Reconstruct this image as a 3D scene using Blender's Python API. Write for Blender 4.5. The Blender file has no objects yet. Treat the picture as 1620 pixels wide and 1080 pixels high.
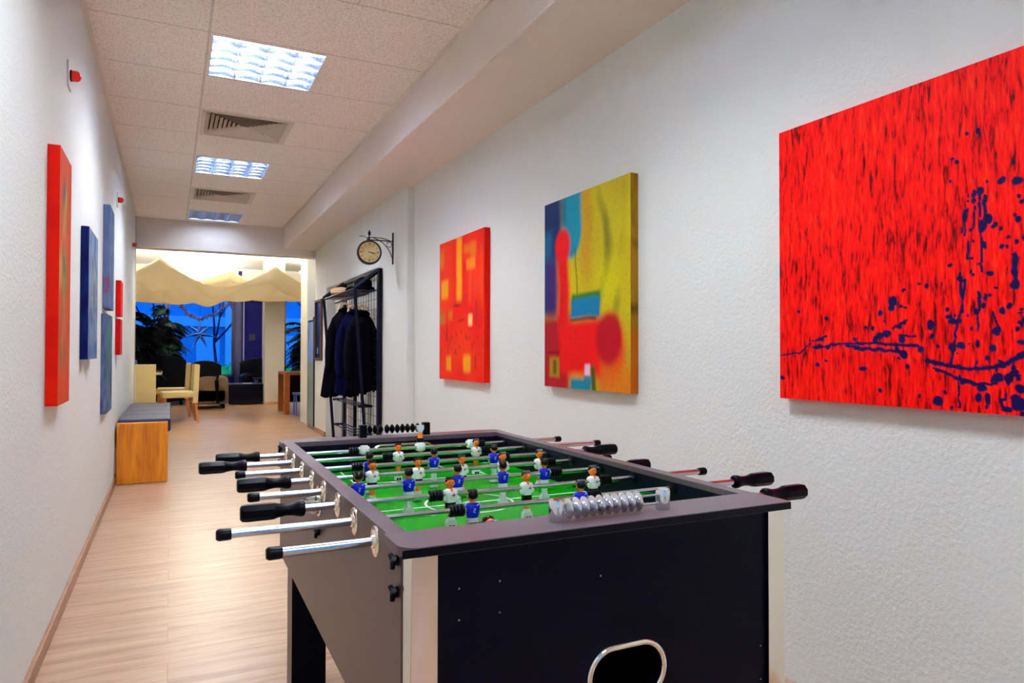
import bpy, math, random
from mathutils import Vector, Matrix, noise
random.seed(7)
S = bpy.context.scene
COL = S.collection
R = math.radians
PI = math.pi

# ------------------------------------------------------------------ helpers
def lin(c):
    return tuple(((v/255)/12.92 if v/255 <= .04045 else ((v/255+.055)/1.055)**2.4) for v in c)

class MB:
    """collects shapes and links them as ONE mesh object"""
    def __init__(s): s.v=[]; s.f=[]; s.m=[]; s.sm=[]
    def add(s, vs, fs, mat=0, smooth=False):
        o=len(s.v); s.v += [tuple(p) for p in vs]
        for f in fs: s.f.append(tuple(i+o for i in f)); s.m.append(mat); s.sm.append(smooth)
        return s
    def box(s, x0,x1,y0,y1,z0,z1, mat=0):
        v=[(x0,y0,z0),(x1,y0,z0),(x1,y1,z0),(x0,y1,z0),(x0,y0,z1),(x1,y0,z1),(x1,y1,z1),(x0,y1,z1)]
        return s.add(v,[(0,3,2,1),(4,5,6,7),(0,1,5,4),(1,2,6,5),(2,3,7,6),(3,0,4,7)],mat)
    def lathe(s, o, d, prof, n=20, mat=0, smooth=True, caps=True, sx=1.0, sy=1.0):
        """profile [(t, r)] turned about the axis from o along d"""
        o=Vector(o); d=Vector(d).normalized()
        a=Vector((0,0,1)) if abs(d.z)<.9 else Vector((1,0,0))
        u=d.cross(a).normalized(); w=d.cross(u).normalized()
        vs=[]; fs=[]
        for t,r in prof:
            for k in range(n):
                an=2*PI*k/n
                vs.append(o+d*t+u*(math.cos(an)*r*sx)+w*(math.sin(an)*r*sy))
        for i in range(len(prof)-1):
            for k in range(n):
                k2=(k+1)%n; fs.append((i*n+k,i*n+k2,(i+1)*n+k2,(i+1)*n+k))
        if caps:
            fs.append(tuple(range(n-1,-1,-1))); b=(len(prof)-1)*n; fs.append(tuple(b+k for k in range(n)))
        return s.add(vs,fs,mat,smooth)
    def cyl(s, p0, p1, r, n=16, mat=0, r1=None, smooth=True):
        d=Vector(p1)-Vector(p0)
        return s.lathe(p0,d,[(0,r),(d.length,r if r1 is None else r1)],n,mat,smooth)
    def tube(s, pts, r, n=8, mat=0, closed=False):
        P_=[Vector(p) for p in pts]; pts=[P_[0]]
        for p in P_[1:]:
            if (p-pts[-1]).length>1e-7: pts.append(p)
        if closed and (pts[0]-pts[-1]).length<1e-7: pts.pop()
        N=len(pts); vs=[]; fs=[]
        flat=[ax for ax in range(3) if max(p[ax] for p in pts)-min(p[ax] for p in pts)<1e-7]
        up0=Vector([1 if ax==flat[0] else 0 for ax in range(3)]) if flat else None
        for i,p in enumerate(pts):
            a=pts[(i-1)%N] if (closed or i>0) else p
            b=pts[(i+1)%N] if (closed or i<N-1) else p
            d=(b-a).normalized()
            up=up0 if up0 is not None else (Vector((0,0,1)) if abs(d.z)<.95 else Vector((0,1,0)))
            u=d.cross(up).normalized(); w=d.cross(u).normalized()
            rr=r[i] if isinstance(r,(list,tuple)) else r
            for k in range(n):
                an=2*PI*k/n; vs.append(p+u*math.cos(an)*rr+w*math.sin(an)*rr)
        for i in range(N if closed else N-1):
            j=(i+1)%N
            for k in range(n):
                k2=(k+1)%n; fs.append((i*n+k,i*n+k2,j*n+k2,j*n+k))
        if not closed:
            fs.append(tuple(range(n-1,-1,-1))); fs.append(tuple((N-1)*n+k for k in range(n)))
        return s.add(vs,fs,mat,True)
    def sphere(s, c, r, n=16, m=10, mat=0, fn=None):
        rx,ry,rz = r if isinstance(r,(tuple,list)) else (r,r,r)
        vs=[]; fs=[]
        for i in range(m+1):
            th=PI*i/m
            for k in range(n):
                ph=2*PI*k/n
                q=Vector((math.sin(th)*math.cos(ph),math.sin(th)*math.sin(ph),math.cos(th)))
                k_=fn(q) if fn else 1
                vs.append((c[0]+q.x*rx*k_,c[1]+q.y*ry*k_,c[2]+q.z*rz*k_))
        for i in range(m):
            for k in range(n):
                k2=(k+1)%n; fs.append((i*n+k,(i+1)*n+k,(i+1)*n+k2,i*n+k2))
        return s.add(vs,fs,mat,True)
    def prism(s, poly, axis, d0, d1, mat=0, smooth=False):
        """2-D outline extruded along an axis ('x': poly=(y,z), 'y': (x,z), 'z': (x,y))"""
        n=len(poly)
        def P(a,b,d): return (d,a,b) if axis=='x' else ((a,d,b) if axis=='y' else (a,b,d))
        vs=[P(a,b,d0) for a,b in poly]+[P(a,b,d1) for a,b in poly]
        fs=[tuple(range(n)),tuple(range(2*n-1,n-1,-1))]
        s.add(vs,fs,mat,False)
        return s.add(vs,[(i,(i+1)%n,n+(i+1)%n,n+i) for i in range(n)],mat,smooth)
    def grid(s, fn, nu, nv, mat=0, smooth=True):
        vs=[fn(i/nu,j/nv) for j in range(nv+1) for i in range(nu+1)]
        fs=[(j*(nu+1)+i,j*(nu+1)+i+1,(j+1)*(nu+1)+i+1,(j+1)*(nu+1)+i) for j in range(nv) for i in range(nu)]
        return s.add(vs,fs,mat,smooth)
    def build(s, name, mats, parent=None, loc=(0,0,0), bevel=0, seg=2, fix=True, solid=0, sub=0):
        me=bpy.data.meshes.new(name); me.from_pydata(s.v,[],s.f)
        if not isinstance(mats,(list,tuple)): mats=[mats]
        for m in mats: me.materials.append(m)
        me.polygons.foreach_set('material_index',s.m); me.polygons.foreach_set('use_smooth',s.sm)
        me.update()
        if fix:
            import bmesh
            b=bmesh.new(); b.from_mesh(me); bmesh.ops.recalc_face_normals(b,faces=b.faces); b.to_mesh(me); b.free()
        if any(s.sm): me.set_sharp_from_angle(angle=R(38))
        o=bpy.data.objects.new(name,me); COL.objects.link(o); o.location=loc
        if parent: o.parent=parent
        if solid:
            q=o.modifiers.new('solid','SOLIDIFY'); q.thickness=solid; q.offset=0
        if sub:
            q=o.modifiers.new('sub','SUBSURF'); q.levels=sub; q.render_levels=sub
        if bevel:
            q=o.modifiers.new('bevel','BEVEL'); q.width=bevel; q.segments=seg; q.limit_method='ANGLE'; q.angle_limit=R(40)
        return o

def tag(o,label,cat,group=None,kind=None):
    o['label']=label; o['category']=cat
    if group: o['group']=group
    if kind: o['kind']=kind
    return o
def struct(o,label=None):
    o['kind']='structure'
    if label: o['label']=label
    return o
def empty(name,loc=(0,0,0),rz=0):
    o=bpy.data.objects.new(name,None); COL.objects.link(o); o.location=loc; o.rotation_euler.z=rz; o.empty_display_size=.05
    return o
def copy_tree(o,parent=None):
    c=o.copy(); COL.objects.link(c); c.parent=parent
    for ch in list(o.children): copy_tree(ch,c)
    return c

# ---- materials
class NT:
    def __init__(s,name):
        s.m=bpy.data.materials.new(name); s.m.use_nodes=True; s.t=s.m.node_tree; s.n=s.t.nodes
        s.b=s.n['Principled BSDF']; s.out=s.n['Material Output']
    def new(s,t,**k):
        q=s.n.new(t)
        for a,b in k.items(): setattr(q,a,b)
        return q
    def link(s,a,b): s.t.links.new(a,b)
    def set(s,**k):
        for a,b in k.items():
            i=s.b.inputs[a.replace('_',' ')]
            i.default_value=(*b,1) if (isinstance(b,tuple) and len(b)==3) else b
        return s
    def coord(s,scale=(1,1,1),kind='Object',rot=(0,0,0),loc=(0,0,0)):
        tc=s.new('ShaderNodeTexCoord'); mp=s.new('ShaderNodeMapping')
        mp.inputs['Scale'].default_value=scale; mp.inputs['Rotation'].default_value=rot; mp.inputs['Location'].default_value=loc
        s.link(tc.outputs[kind],mp.inputs[0]); return mp.outputs[0]
    def noise(s,vec,scale,detail=3,rough=.5,dist=0):
        q=s.new('ShaderNodeTexNoise'); q.inputs['Scale'].default_value=scale; q.inputs['Detail'].default_value=detail
        q.inputs['Roughness'].default_value=rough; q.inputs['Distortion'].default_value=dist
        s.link(vec,q.inputs['Vector']); return q.outputs['Fac']
    def ramp(s,fac,stops,interp='LINEAR'):
        q=s.new('ShaderNodeValToRGB'); q.color_ramp.interpolation=interp
        e=q.color_ramp.elements
        while len(e)<len(stops): e.new(.5)
        for i,(p,c) in enumerate(stops): e[i].position=p; e[i].color=(*c,1)
        s.link(fac,q.inputs[0]); return q.outputs[0]
    def mix(s,f,a,b,mode='MIX'):
        q=s.new('ShaderNodeMix'); q.data_type='RGBA'; q.blend_type=mode
        for sock,v in ((q.inputs[0],f),(q.inputs[6],a),(q.inputs[7],b)):
            if isinstance(v,(int,float)): sock.default_value=v
            elif isinstance(v,tuple): sock.default_value=(*v,1)
            else: s.link(v,sock)
        return q.outputs[2]
    def math(s,op,a,b=0,c=None):
        q=s.new('ShaderNodeMath',operation=op)
        for i,v in enumerate((a,b) if c is None else (a,b,c)):
            if isinstance(v,(int,float)): q.inputs[i].default_value=v
            else: s.link(v,q.inputs[i])
        return q.outputs[0]
    def bump(s,h,strength=.3,dist=.01):
        q=s.new('ShaderNodeBump'); q.inputs['Strength'].default_value=strength; q.inputs['Distance'].default_value=dist
        s.link(h,q.inputs['Height']); s.link(q.outputs[0],s.b.inputs['Normal'])
    def base(s,c): s.link(c,s.b.inputs['Base Color']); return s

def plain(name,rgb,rough=.5,metal=0,spec=.5,var=.06,scale=30,bump=0,**k):
    n=NT(name); c=lin(rgb)
    v=n.noise(n.coord(),scale,2)
    n.base(n.mix(v,tuple(x*(1-var) for x in c),tuple(min(1,x*(1+var)) for x in c)))
    n.set(Roughness=rough,Metallic=metal,Specular_IOR_Level=spec,**k)
    if bump: n.bump(v,bump,.002)
    return n.m
def emit(name,rgb,strength):
    n=NT(name); n.set(Base_Color=lin(rgb),Emission_Color=lin(rgb),Emission_Strength=strength); return n.m

def wall_material(name,rgb):
    n=NT(name); c=lin(rgb); co=n.coord()
    big=n.noise(co,1.2,2)
    n.base(n.mix(big,tuple(x*.97 for x in c),tuple(min(1,x*1.02) for x in c)))
    n.set(Roughness=.85,Specular_IOR_Level=.2)
    n.bump(n.noise(co,75,3,.6),.55,.006)
    return n.m
M={}
M['wall']=wall_material('white woodchip wall',(226,227,221))
M['soffit']=wall_material('cream plaster',(230,218,206))
M['roomwall']=wall_material('room wall',(176,170,162))

def ceiling_material():
    n=NT('mineral ceiling tiles'); co=n.coord()
    sp=n.noise(co,90,3,.7)
    c=n.ramp(sp,[(.35,lin((214,200,188))),(.5,lin((244,233,222))),(.65,lin((250,241,232)))])
    sx=n.new('ShaderNodeSeparateXYZ'); n.link(co,sx.inputs[0])
    def line(v,off,step,w):
        d=n.math('ABSOLUTE',n.math('SUBTRACT',n.math('FRACT',n.math('ADD',n.math('DIVIDE',n.math('SUBTRACT',v,off),step),100.5)),.5))
        return n.math('LESS_THAN',d,w/step)
    ly=line(sx.outputs[1],3.905,.625,.006)
    lx=n.math('LESS_THAN',n.math('ABSOLUTE',n.math('SUBTRACT',sx.outputs[0],.168)),.007)
    l2=n.math('MULTIPLY',n.math('LESS_THAN',n.math('ABSOLUTE',n.math('SUBTRACT',sx.outputs[0],.79)),.005),
              n.math('LESS_THAN',n.math('ABSOLUTE',n.math('SUBTRACT',n.math('FRACT',n.math('DIVIDE',n.math('SUBTRACT',sx.outputs[1],5.155),2.5)),.125)),.125))
    m=n.math('MAXIMUM',n.math('MAXIMUM',ly,lx),l2)
    n.base(n.mix(n.math('MULTIPLY',m,.4),c,lin((160,140,128))))
    n.set(Roughness=.95,Specular_IOR_Level=.1); n.bump(sp,.35,.004)
    return n.m
M['ceiling']=ceiling_material()

def floor_material():
    n=NT('oak laminate planks'); co=n.coord()
    br=n.new('ShaderNodeTexBrick'); br.offset=.37; br.squash=1
    br.inputs['Scale'].default_value=1; br.inputs['Brick Width'].default_value=1.28; br.inputs['Row Height'].default_value=.19
    br.inputs['Mortar Size'].default_value=.0012; br.inputs['Mortar Smooth'].default_value=.1; br.inputs['Bias'].default_value=0
    br.inputs['Color1'].default_value=(.0,.0,.0,1); br.inputs['Color2'].default_value=(1,1,1,1); br.inputs['Mortar'].default_value=(.5,.5,.5,1)
    n.link(co,br.inputs['Vector'])
    add=n.new('ShaderNodeVectorMath',operation='MULTIPLY_ADD'); n.link(br.outputs['Color'],add.inputs[0])
    add.inputs[1].default_value=(7,3,1); n.link(co,add.inputs[2])
    mp=n.new('ShaderNodeMapping'); mp.inputs['Scale'].default_value=(1.4,16,1); n.link(add.outputs[0],mp.inputs[0])
    g=n.noise(mp.outputs[0],1.6,5,.62,.6)
    mp2=n.new('ShaderNodeMapping'); mp2.inputs['Scale'].default_value=(3,120,1); n.link(add.outputs[0],mp2.inputs[0])
    g2=n.noise(mp2.outputs[0],2,3,.6,.4)
    c=n.ramp(g,[(.28,lin((160,124,96))),(.5,lin((194,158,128))),(.72,lin((212,180,150)))])
    c=n.mix(n.math('MULTIPLY',g2,.35),c,lin((176,136,106)),'MIX')
    c=n.mix(n.math('MULTIPLY',n.math('SUBTRACT',br.outputs['Color'],.5),.22),c,lin((150,110,86)))
    c=n.mix(n.math('MULTIPLY',br.outputs['Fac'],.45),c,lin((120,84,60)))
    n.base(c); n.set(Roughness=.33,Specular_IOR_Level=.5)
    n.bump(g2,.08,.001)
    return n.m
M['floor']=floor_material()

def wood_material(name,c0,c1,c2,axis='z',rough=.45,strip=.075):
    n=NT(name); co=n.coord()
    sc={'z':(9,9,.9),'x':(.9,9,9),'y':(9,.9,9)}[axis]
    mp=n.new('ShaderNodeMapping'); mp.inputs['Scale'].default_value=sc; n.link(co,mp.inputs[0])
    g=n.noise(mp.outputs[0],3,4,.6,1.2)
    c=n.ramp(g,[(.3,lin(c0)),(.5,lin(c1)),(.72,lin(c2))])
    sx=n.new('ShaderNodeSeparateXYZ'); n.link(co,sx.inputs[0])
    w=n.new('ShaderNodeTexWhiteNoise',noise_dimensions='1D')
    n.link(n.math('FLOOR',n.math('DIVIDE',sx.outputs[0 if axis!='x' else 1],strip)),w.inputs['W'])
    c=n.mix(n.math('MULTIPLY',w.outputs['Value'],.35),c,lin(c0))
    n.base(c); n.set(Roughness=rough); return n.m
M['pine']=wood_material('orange pine',(204,108,4),(234,142,14),(246,162,28))
M['leg_wood']=wood_material('warm beech leg',(180,104,40),(206,130,60),(222,150,80))
M['skirt']=wood_material('oak skirting',(142,98,70),(166,120,90),(184,138,106),'y')
M['brown_frame']=wood_material('dark walnut frame',(70,40,26),(96,58,38),(120,76,52))

M['chrome']=plain('polished chrome',(235,235,238),.09,1,var=.02)
M['chrome_strip']=plain('brushed chrome strip',(252,244,228),.10,1,var=.02)
M['steel']=plain('satin steel rod',(205,208,212),.16,1,var=.03)
M['black_plastic']=plain('black moulded plastic',(2,2,12),.34,0,.12,var=.2)
M['black_rubber']=plain('black rubber',(2,2,9),.34,0,.14,var=.2)
M['navy_metal']=plain('navy powder-coated steel',(4,4,34),.5,0,.2,var=.15)
def laminate(name,rgb,rough,spec):
    n=NT(name); c=lin(rgb); co=n.coord()
    sp=n.noise(co,900,2,.6)
    n.base(n.mix(sp,tuple(x*.6 for x in c),tuple(x*1.5 for x in c)))
    n.set(Roughness=rough,Specular_IOR_Level=spec); n.bump(n.noise(co,700,2),.06,.0006)
    return n.m
M['panel']=laminate('black laminate panel',(1,1,16),.42,.10)
M['rim']=laminate('dark laminate rim',(94,76,84),.36,.5)  # same black laminate as the panel, reflected sheen mixed into the base colour
M['side']=laminate('dark laminate side',(70,44,42),.36,.7)  # same black laminate again, floor reflection mixed into the base colour
M['inner']=laminate('inner navy laminate',(2,2,26),.45,.12)
M['edge_band']=plain('black edge band',(2,2,14),.4,0,.15)

# ------------------------------------------------------------------ the setting
XL,XR1,XR2=-.395,1.817,1.755
ZC,ZS=2.72,2.44
fl=MB().box(-4,5,-3.6,17.1,-.12,0).build('floor',M['floor']); struct(fl,'light oak plank floor running through the corridor')
struct(MB().box(XL-.2,XL,-3.6,9.6,0,ZC+.2).build('wall_left',M['wall']),'white woodchip wall along the left of the corridor')
w=MB(); w.box(XR1,XR1+.2,-3.6,5.55,0,ZC+.2)
struct(w.build('wall_right',M['wall']),'white woodchip wall with three large paintings')
w=MB(); NY0,NY1,NZ=6.38,8.87,1.86
w.box(XR2,XR2+.26,5.55,NY0,0,ZC); w.box(XR2,XR2+.26,NY1,9.62,0,ZC); w.box(XR2,XR2+.26,NY0,NY1,NZ,ZC); w.box(XR2+.13,XR2+.26,NY0,NY1,0,NZ)
struct(w.build('wall_right_far',M['wall'],bevel=.012,seg=3),'white wall with the coat niche and station clock')
# door leaf and trim inside the niche
d=MB(); d.box(XR2+.10,XR2+.128,7.95,8.80,0.005,1.83)
dr=struct(d.build('door_1',plain('pale grey door',(188,190,198),.5)),'pale grey door leaf in the coat niche')
MB().box(XR2+.075,XR2+.10,7.95,8.02,.005,1.83).box(XR2+.075,XR2+.10,8.40,8.43,.005,1.83).build('door_frame',plain('white gloss trim',(214,208,200),.4),dr,bevel=.003)
# soffit
s=MB(); s.box(1.345,XR1+.2,-3.6,9.66,ZS,ZC+.2)
struct(s.build('ceiling_soffit',M['soffit'],bevel=.01),'boxed soffit along the right of the ceiling')
# ceiling with openings for lights and vents
LY=[-1.095+2.5*i for i in range(5)]      # y starts of the lamp tiles
VY=[5.155,7.655]
HX0,HX1=.185,.775
holes=sorted([(y+.0225,y+.6025) for y in LY]+[(y+.03,y+.595) for y in VY])
c=MB(); T=.02
c.box(XL,HX0,-3.6,9.66,ZC,ZC+T); c.box(HX1,1.345,-3.6,9.66,ZC,ZC+T)
y=-3.6
for a,b in holes: c.box(HX0,HX1,y,a,ZC,ZC+T); y=b
c.box(HX0,HX1,y,9.66,ZC,ZC+T)
c.box(XL-.2,XR1+.2,-3.6,9.75,ZC+.18,ZC+.2)
struct(c.build('ceiling',M['ceiling']),'suspended ceiling of speckled mineral tiles')
struct(MB().box(XL-.01,XL+.02,-3.6,9.5,ZC-.022,ZC).box(1.325,1.345,-3.6,9.5,ZC-.012,ZC).build('trim_1',M['soffit']),'pale edge trim of the suspended ceiling')
# portal at the corridor's end
l=MB(); l.box(XL,XR2+.25,9.66,9.86,2.345,ZC+.2)
struct(l.build('wall_lintel',M['soffit'],bevel=.008),'lintel over the opening to the lounge')
struct(MB().box(-4,XL,9.6,9.86,0,2.95).build('wall_front_lounge',M['roomwall']),'lounge wall beside the opening')
w=MB(); w.box(2.3,2.5,9.62,10.5,0,2.95); w.box(1.80,2.5,10.5,11.05,0,2.95); w.box(1.80,5,9.62,9.70,2.345,2.95)
struct(w.build('wall_niche_pier',M['wall'],bevel=.01),'white pier beside the glass cabinet')
struct(MB().box(2.5,5,10.9,11.05,0,2.95).build('wall_right_return',M['roomwall']))
# skirtings
struct(MB().box(XL,XL+.014,-3.6,9.6,0,.058).build('baseboard_left',M['skirt'],bevel=.003),'oak skirting along the left wall')
struct(MB().box(XR2-.014,XR2,5.536,NY0,0,.058).box(XR2-.014,XR2,NY1,9.62,0,.058).build('baseboard_right',M['skirt'],bevel=.003),'oak skirting along the right wall')
# lounge shell
struct(MB().box(-4.2,5.2,9.6,17.3,2.95,3.1).build('ceiling_lounge',plain('white lounge ceiling',(250,247,238),.9,0,.1)),'white ceiling of the lounge')
struct(MB().box(-4,5,16.9,17.0,2.30,2.95).build('trim_2',plain('white window lintel',(250,246,236),.9,0,.1)),'white lintel over the lounge windows')
struct(MB().box(-4.2,-4,9.5,17.3,0,2.95).build('wall_left_lounge',M['roomwall']))
struct(MB().box(5,5.2,11,17.3,0,2.95).build('wall_right_lounge',M['roomwall']))
navy=plain('navy painted wall',(10,9,66),.85,0,.1)
b=MB(); yb=17.0
b.box(-4,-3,yb,yb+.2,0,2.95); b.box(-3,1.30,yb,yb+.2,0,.50); b.box(-3,1.30,yb,yb+.2,2.6,2.95)
b.box(1.30,2.39,yb,yb+.2,0,2.95); b.box(2.39,4,yb,yb+.2,0,.45); b.box(2.39,4,yb,yb+.2,2.6,2.95); b.box(4,5.2,yb,yb+.2,0,2.95)
struct(b.build('wall_back',navy),'dark blue window wall at the end of the lounge')
glassm=NT('clear window glass'); glassm.set(Base_Color=(1,1,1),Roughness=0.0,Transmission_Weight=1.0,IOR=1.02); glassm=glassm.m
frm=plain('dark window frame',(20,22,60),.5)
def window(name,x0,x1,z0,z1,muls,lab,y=17.02):
    m=MB()
    for a,b_ in ((x0,x0+.05),(x1-.05,x1)): m.box(a,b_,y,y+.06,z0,z1)
    m.box(x0,x1,y,y+.06,z0,z0+.05); m.box(x0,x1,y,y+.06,z1-.05,z1)
    for q in muls: m.box(q-.02,q+.02,y,y+.06,z0,z1)
    o=struct(m.build(name,frm),lab)
    MB().box(x0+.05,x1-.05,y+.028,y+.032,z0+.05,z1-.05).build('window_pane',glassm,o)
    return o
window('window_1',-3,1.30,.50,2.6,(-1.5,-.05),'large lounge window with garden at dusk')
window('window_2',2.39,4,.45,2.6,(),'narrow lounge window right of the column')
col=MB(); col.box(1.70,2.08,14.7,15.1,0,2.95); struct(col.build('wall_column',M['roomwall'],bevel=.006),'square beige column in the lounge')
struct(MB().box(1.69,2.09,14.69,15.11,0,.06).build('baseboard_column',M['skirt']))
# corridor end behind the viewer, with a window
w=MB(); w.box(XL,XR1,-3.6,-3.45,0,.8); w.box(XL,XR1,-3.6,-3.45,2.35,ZC); w.box(XL,.0,-3.6,-3.45,.8,2.35); w.box(1.55,XR1,-3.6,-3.45,.8,2.35)
struct(w.build('wall_behind',M['wall']))
window('window_3',0.0,1.55,.8,2.35,(.775,),'corridor window behind the camera',y=-3.56)

# ------------------------------------------------------------------ ceiling lights
TUBE=emit('fluorescent tube',(238,245,252),27)
TUBE_DIM=emit('dim fluorescent tube',(220,236,255),6)
louvre_m=plain('aluminium louvre',(150,160,184),.2,1,var=.03)
refl=plain('white reflector',(206,212,226),.35,0,.5)
def make_light():
    t=empty('ceiling_light',(HX0,0,ZC))
    W=HX1-HX0; D=.58
    m=MB(); h=.085
    m.box(0,W,0,D,h,h+.004); m.box(0,.004,0,D,-.004,h); m.box(W-.004,W,0,D,-.004,h); m.box(0,W,0,.004,-.004,h); m.box(0,W,D-.004,D,-.004,h)
    m.build('housing',refl,t)
    cw=W/4
    for k in range(4):
        x=cw*(k+.5)
        MB().cyl((x,.02,.052),(x,D-.02,.052),.013,12).build('tube',TUBE,t)
    m=MB()
    for k in range(1,4):
        x=cw*k; m.prism([(x-.012,.04),(x+.012,.04),(x+.0015,-.002),(x-.0015,-.002)],'y',.004,D-.004)
    for side in (0,1):
        x=.004 if side==0 else W-.004; s_=1 if side==0 else -1
        m.prism([(x,.04),(x+s_*.012,.04),(x+s_*.002,-.002),(x,-.002)],'y',.004,D-.004)
    n=5
    for j in range(n+1):
        y=.006+(D-.012)*j/n
        for k in range(4):
            x0=cw*k+.004; x1=cw*(k+1)-.004; P=[]
            N=8
            top=[]; bot=[]
            for i in range(N+1):
                s_=i/N; x=x0+(x1-x0)*s_
                dip=.012*math.sin(PI*s_)            # blade is notched up in its middle under the tube
                top.append((x,.03)); bot.append((x,-.002+dip))
            for i in range(N):
                a,b_=bot[i],bot[i+1]; c_,d_=top[i+1],top[i]
                vs=[(a[0],y-.001,a[1]),(b_[0],y-.001,b_[1]),(c_[0],y-.006,c_[1]),(d_[0],y-.006,d_[1]),
                    (a[0],y+.001,a[1]),(b_[0],y+.001,b_[1]),(c_[0],y+.006,c_[1]),(d_[0],y+.006,d_[1])]
                m.add(vs,[(0,1,2,3),(7,6,5,4),(0,4,5,1)],0)
    m.build('louvre',louvre_m,t,fix=False)
    return t
L0=make_light()
labs=['louvred ceiling light behind the viewer by the end window','louvred ceiling light right above the viewer',
 'nearest and brightest louvred fluorescent ceiling light, in front of the first air vent','middle louvred ceiling light between the two air vents',
 'farthest louvred ceiling light beyond the second air vent']
for i,y in enumerate(LY):
    o=L0 if i==0 else copy_tree(L0)
    o.location.y=y+.0225
    tag(o,labs[i],'ceiling light','louvred ceiling lights')
    if i==4:
        for c_ in o.children:
            if c_.name.startswith('tube'):
                c_.data=c_.data.copy(); c_.data.materials[0]=TUBE_DIM

# ------------------------------------------------------------------ air vents
vent_m=plain('beige vent metal',(214,200,182),.5,0,.4,var=.02)
vdark=plain('dark duct',(30,26,40),.8)
def make_vent():
    t=empty('air_vent',(HX0,0,ZC)); W=HX1-HX0; D=.565
    m=MB(); m.box(-.004,.028,-.004,D+.004,-.006,.001); m.box(W-.028,W+.004,-.004,D+.004,-.006,.001); m.box(.028,W-.028,-.004,.02,-.006,.001); m.box(.028,W-.028,D-.02,D+.004,-.006,.001)
    m.build('frame',vent_m,t,bevel=.001)
    m=MB(); h=.12
    m.box(.0,W,.0,D,h,h+.003); m.box(0,.003,0,D,0,h); m.box(W-.003,W,0,D,0,h); m.box(0,W,0,.003,0,h); m.box(0,W,D-.003,D,0,h)
    m.build('duct_box',vdark,t)
    m=MB(); N=9; cx,cy=W/2,D/2
    for k in range(N):
        a=(W/2-.03)*(1-k/N); b=(D/2-.022)*(1-k/N)   # half sizes at the lower lip
        d=.026; z0,z1=-.003,.020
        ai,bi=max(a-d,.002),max(b-d,.002)
        th=.0012
        for off in (0,th):
            vs=[(cx-a,cy-b,z0+off),(cx+a,cy-b,z0+off),(cx+a,cy+b,z0+off),(cx-a,cy+b,z0+off),(cx-ai,cy-bi,z1+off),(cx+ai,cy-bi,z1+off),(cx+ai,cy+bi,z1+off),(cx-ai,cy+bi,z1+off)]
            m.add(vs,[(0,1,5,4),(1,2,6,5),(2,3,7,6),(3,0,4,7)],0)
    m.build('slats',vent_m,t,fix=False)
    return t
V0=make_vent()
for i,(y,lb) in enumerate(zip(VY,('larger square four-way air vent nearer the viewer, behind the brightest light','farther square air vent, in front of the last ceiling light'))):
    o=V0 if i==0 else copy_tree(V0)
    o.location.y=y+.03; tag(o,lb,'air vent','square ceiling air vents')

# ------------------------------------------------------------------ paintings (colours laid on a fine grid)
def paint_mat(name,rough=.6,bump=.3):
    n=NT(name); a=n.new('ShaderNodeAttribute'); a.attribute_name='paint'
    co=n.coord(); f=n.noise(co,160,3,.6)
    n.base(n.mix(n.math('MULTIPLY',f,.25),a.outputs['Color'],(.02,.0,.0),'MIX'))
    n.set(Roughness=rough,Specular_IOR_Level=.12); n.bump(f,bump,.003); return n.m
PM=paint_mat('acrylic paint on canvas')
def painting(label,xw,y0,y1,z0,z1,depth,fn,side=1,nu=90,nv=110,mat=PM,group=None):
    """canvas on a wall: side=+1 hangs on the right wall (front looks to -x), -1 on the left wall.
       fn(face, s, t): s = 0 at the far edge (large y), 1 at the near edge; t = 0 top."""
    xf = xw-depth if side>0 else xw+depth
    faces=[('front',lambda s,t:(xf,y1+(y0-y1)*s,z1+(z0-z1)*t),nu,nv),
           ('near',lambda s,t:(xf+(xw-xf)*s,y0,z1+(z0-z1)*t),3,nv),
           ('far',lambda s,t:(xf+(xw-xf)*s,y1,z1+(z0-z1)*t),3,nv),
           ('top',lambda s,t:(xf+(xw-xf)*t,y1+(y0-y1)*s,z1),nu,2),
           ('bottom',lambda s,t:(xf+(xw-xf)*t,y1+(y0-y1)*s,z0),nu,2),
           ('rear',lambda s,t:(xw,y1+(y0-y1)*s,z1+(z0-z1)*t),2,2)]
    m=MB(); cols=[]
    for nm,pf,a,b in faces:
        m.grid(pf,a,b,0,False)
        for j in range(b+1):
            for i in range(a+1):
                cols += [*fn(nm,i/a,j/b),1.0]
    o=m.build('painting',mat)
    at=o.data.color_attributes.new('paint','FLOAT_COLOR','POINT'); at.data.foreach_set('color',cols)
    tag(o,label,'painting',group); return o
def nz(x,y,z=0): return noise.noise((x,y,z))
def sst(a,b,x):
    if a==b: return 1.0 if x>=a else 0.0
    q=min(1,max(0,(x-a)/(b-a))); return q*q*(3-2*q)
def rect(s,t,s0,s1,t0,t1,e=.02):
    return sst(s0-e,s0+e,s)*(1-sst(s1-e,s1+e,s))*sst(t0-e,t0+e,t)*(1-sst(t1-e,t1+e,t))
def ell(s,t,cs,ct,rs,rt,e=.15):
    d=math.hypot((s-cs)/rs,(t-ct)/rt); return 1-sst(1-e,1+e,d)
def mx(a,b,k): return tuple(a[i]*(1-k)+b[i]*k for i in range(3))

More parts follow.
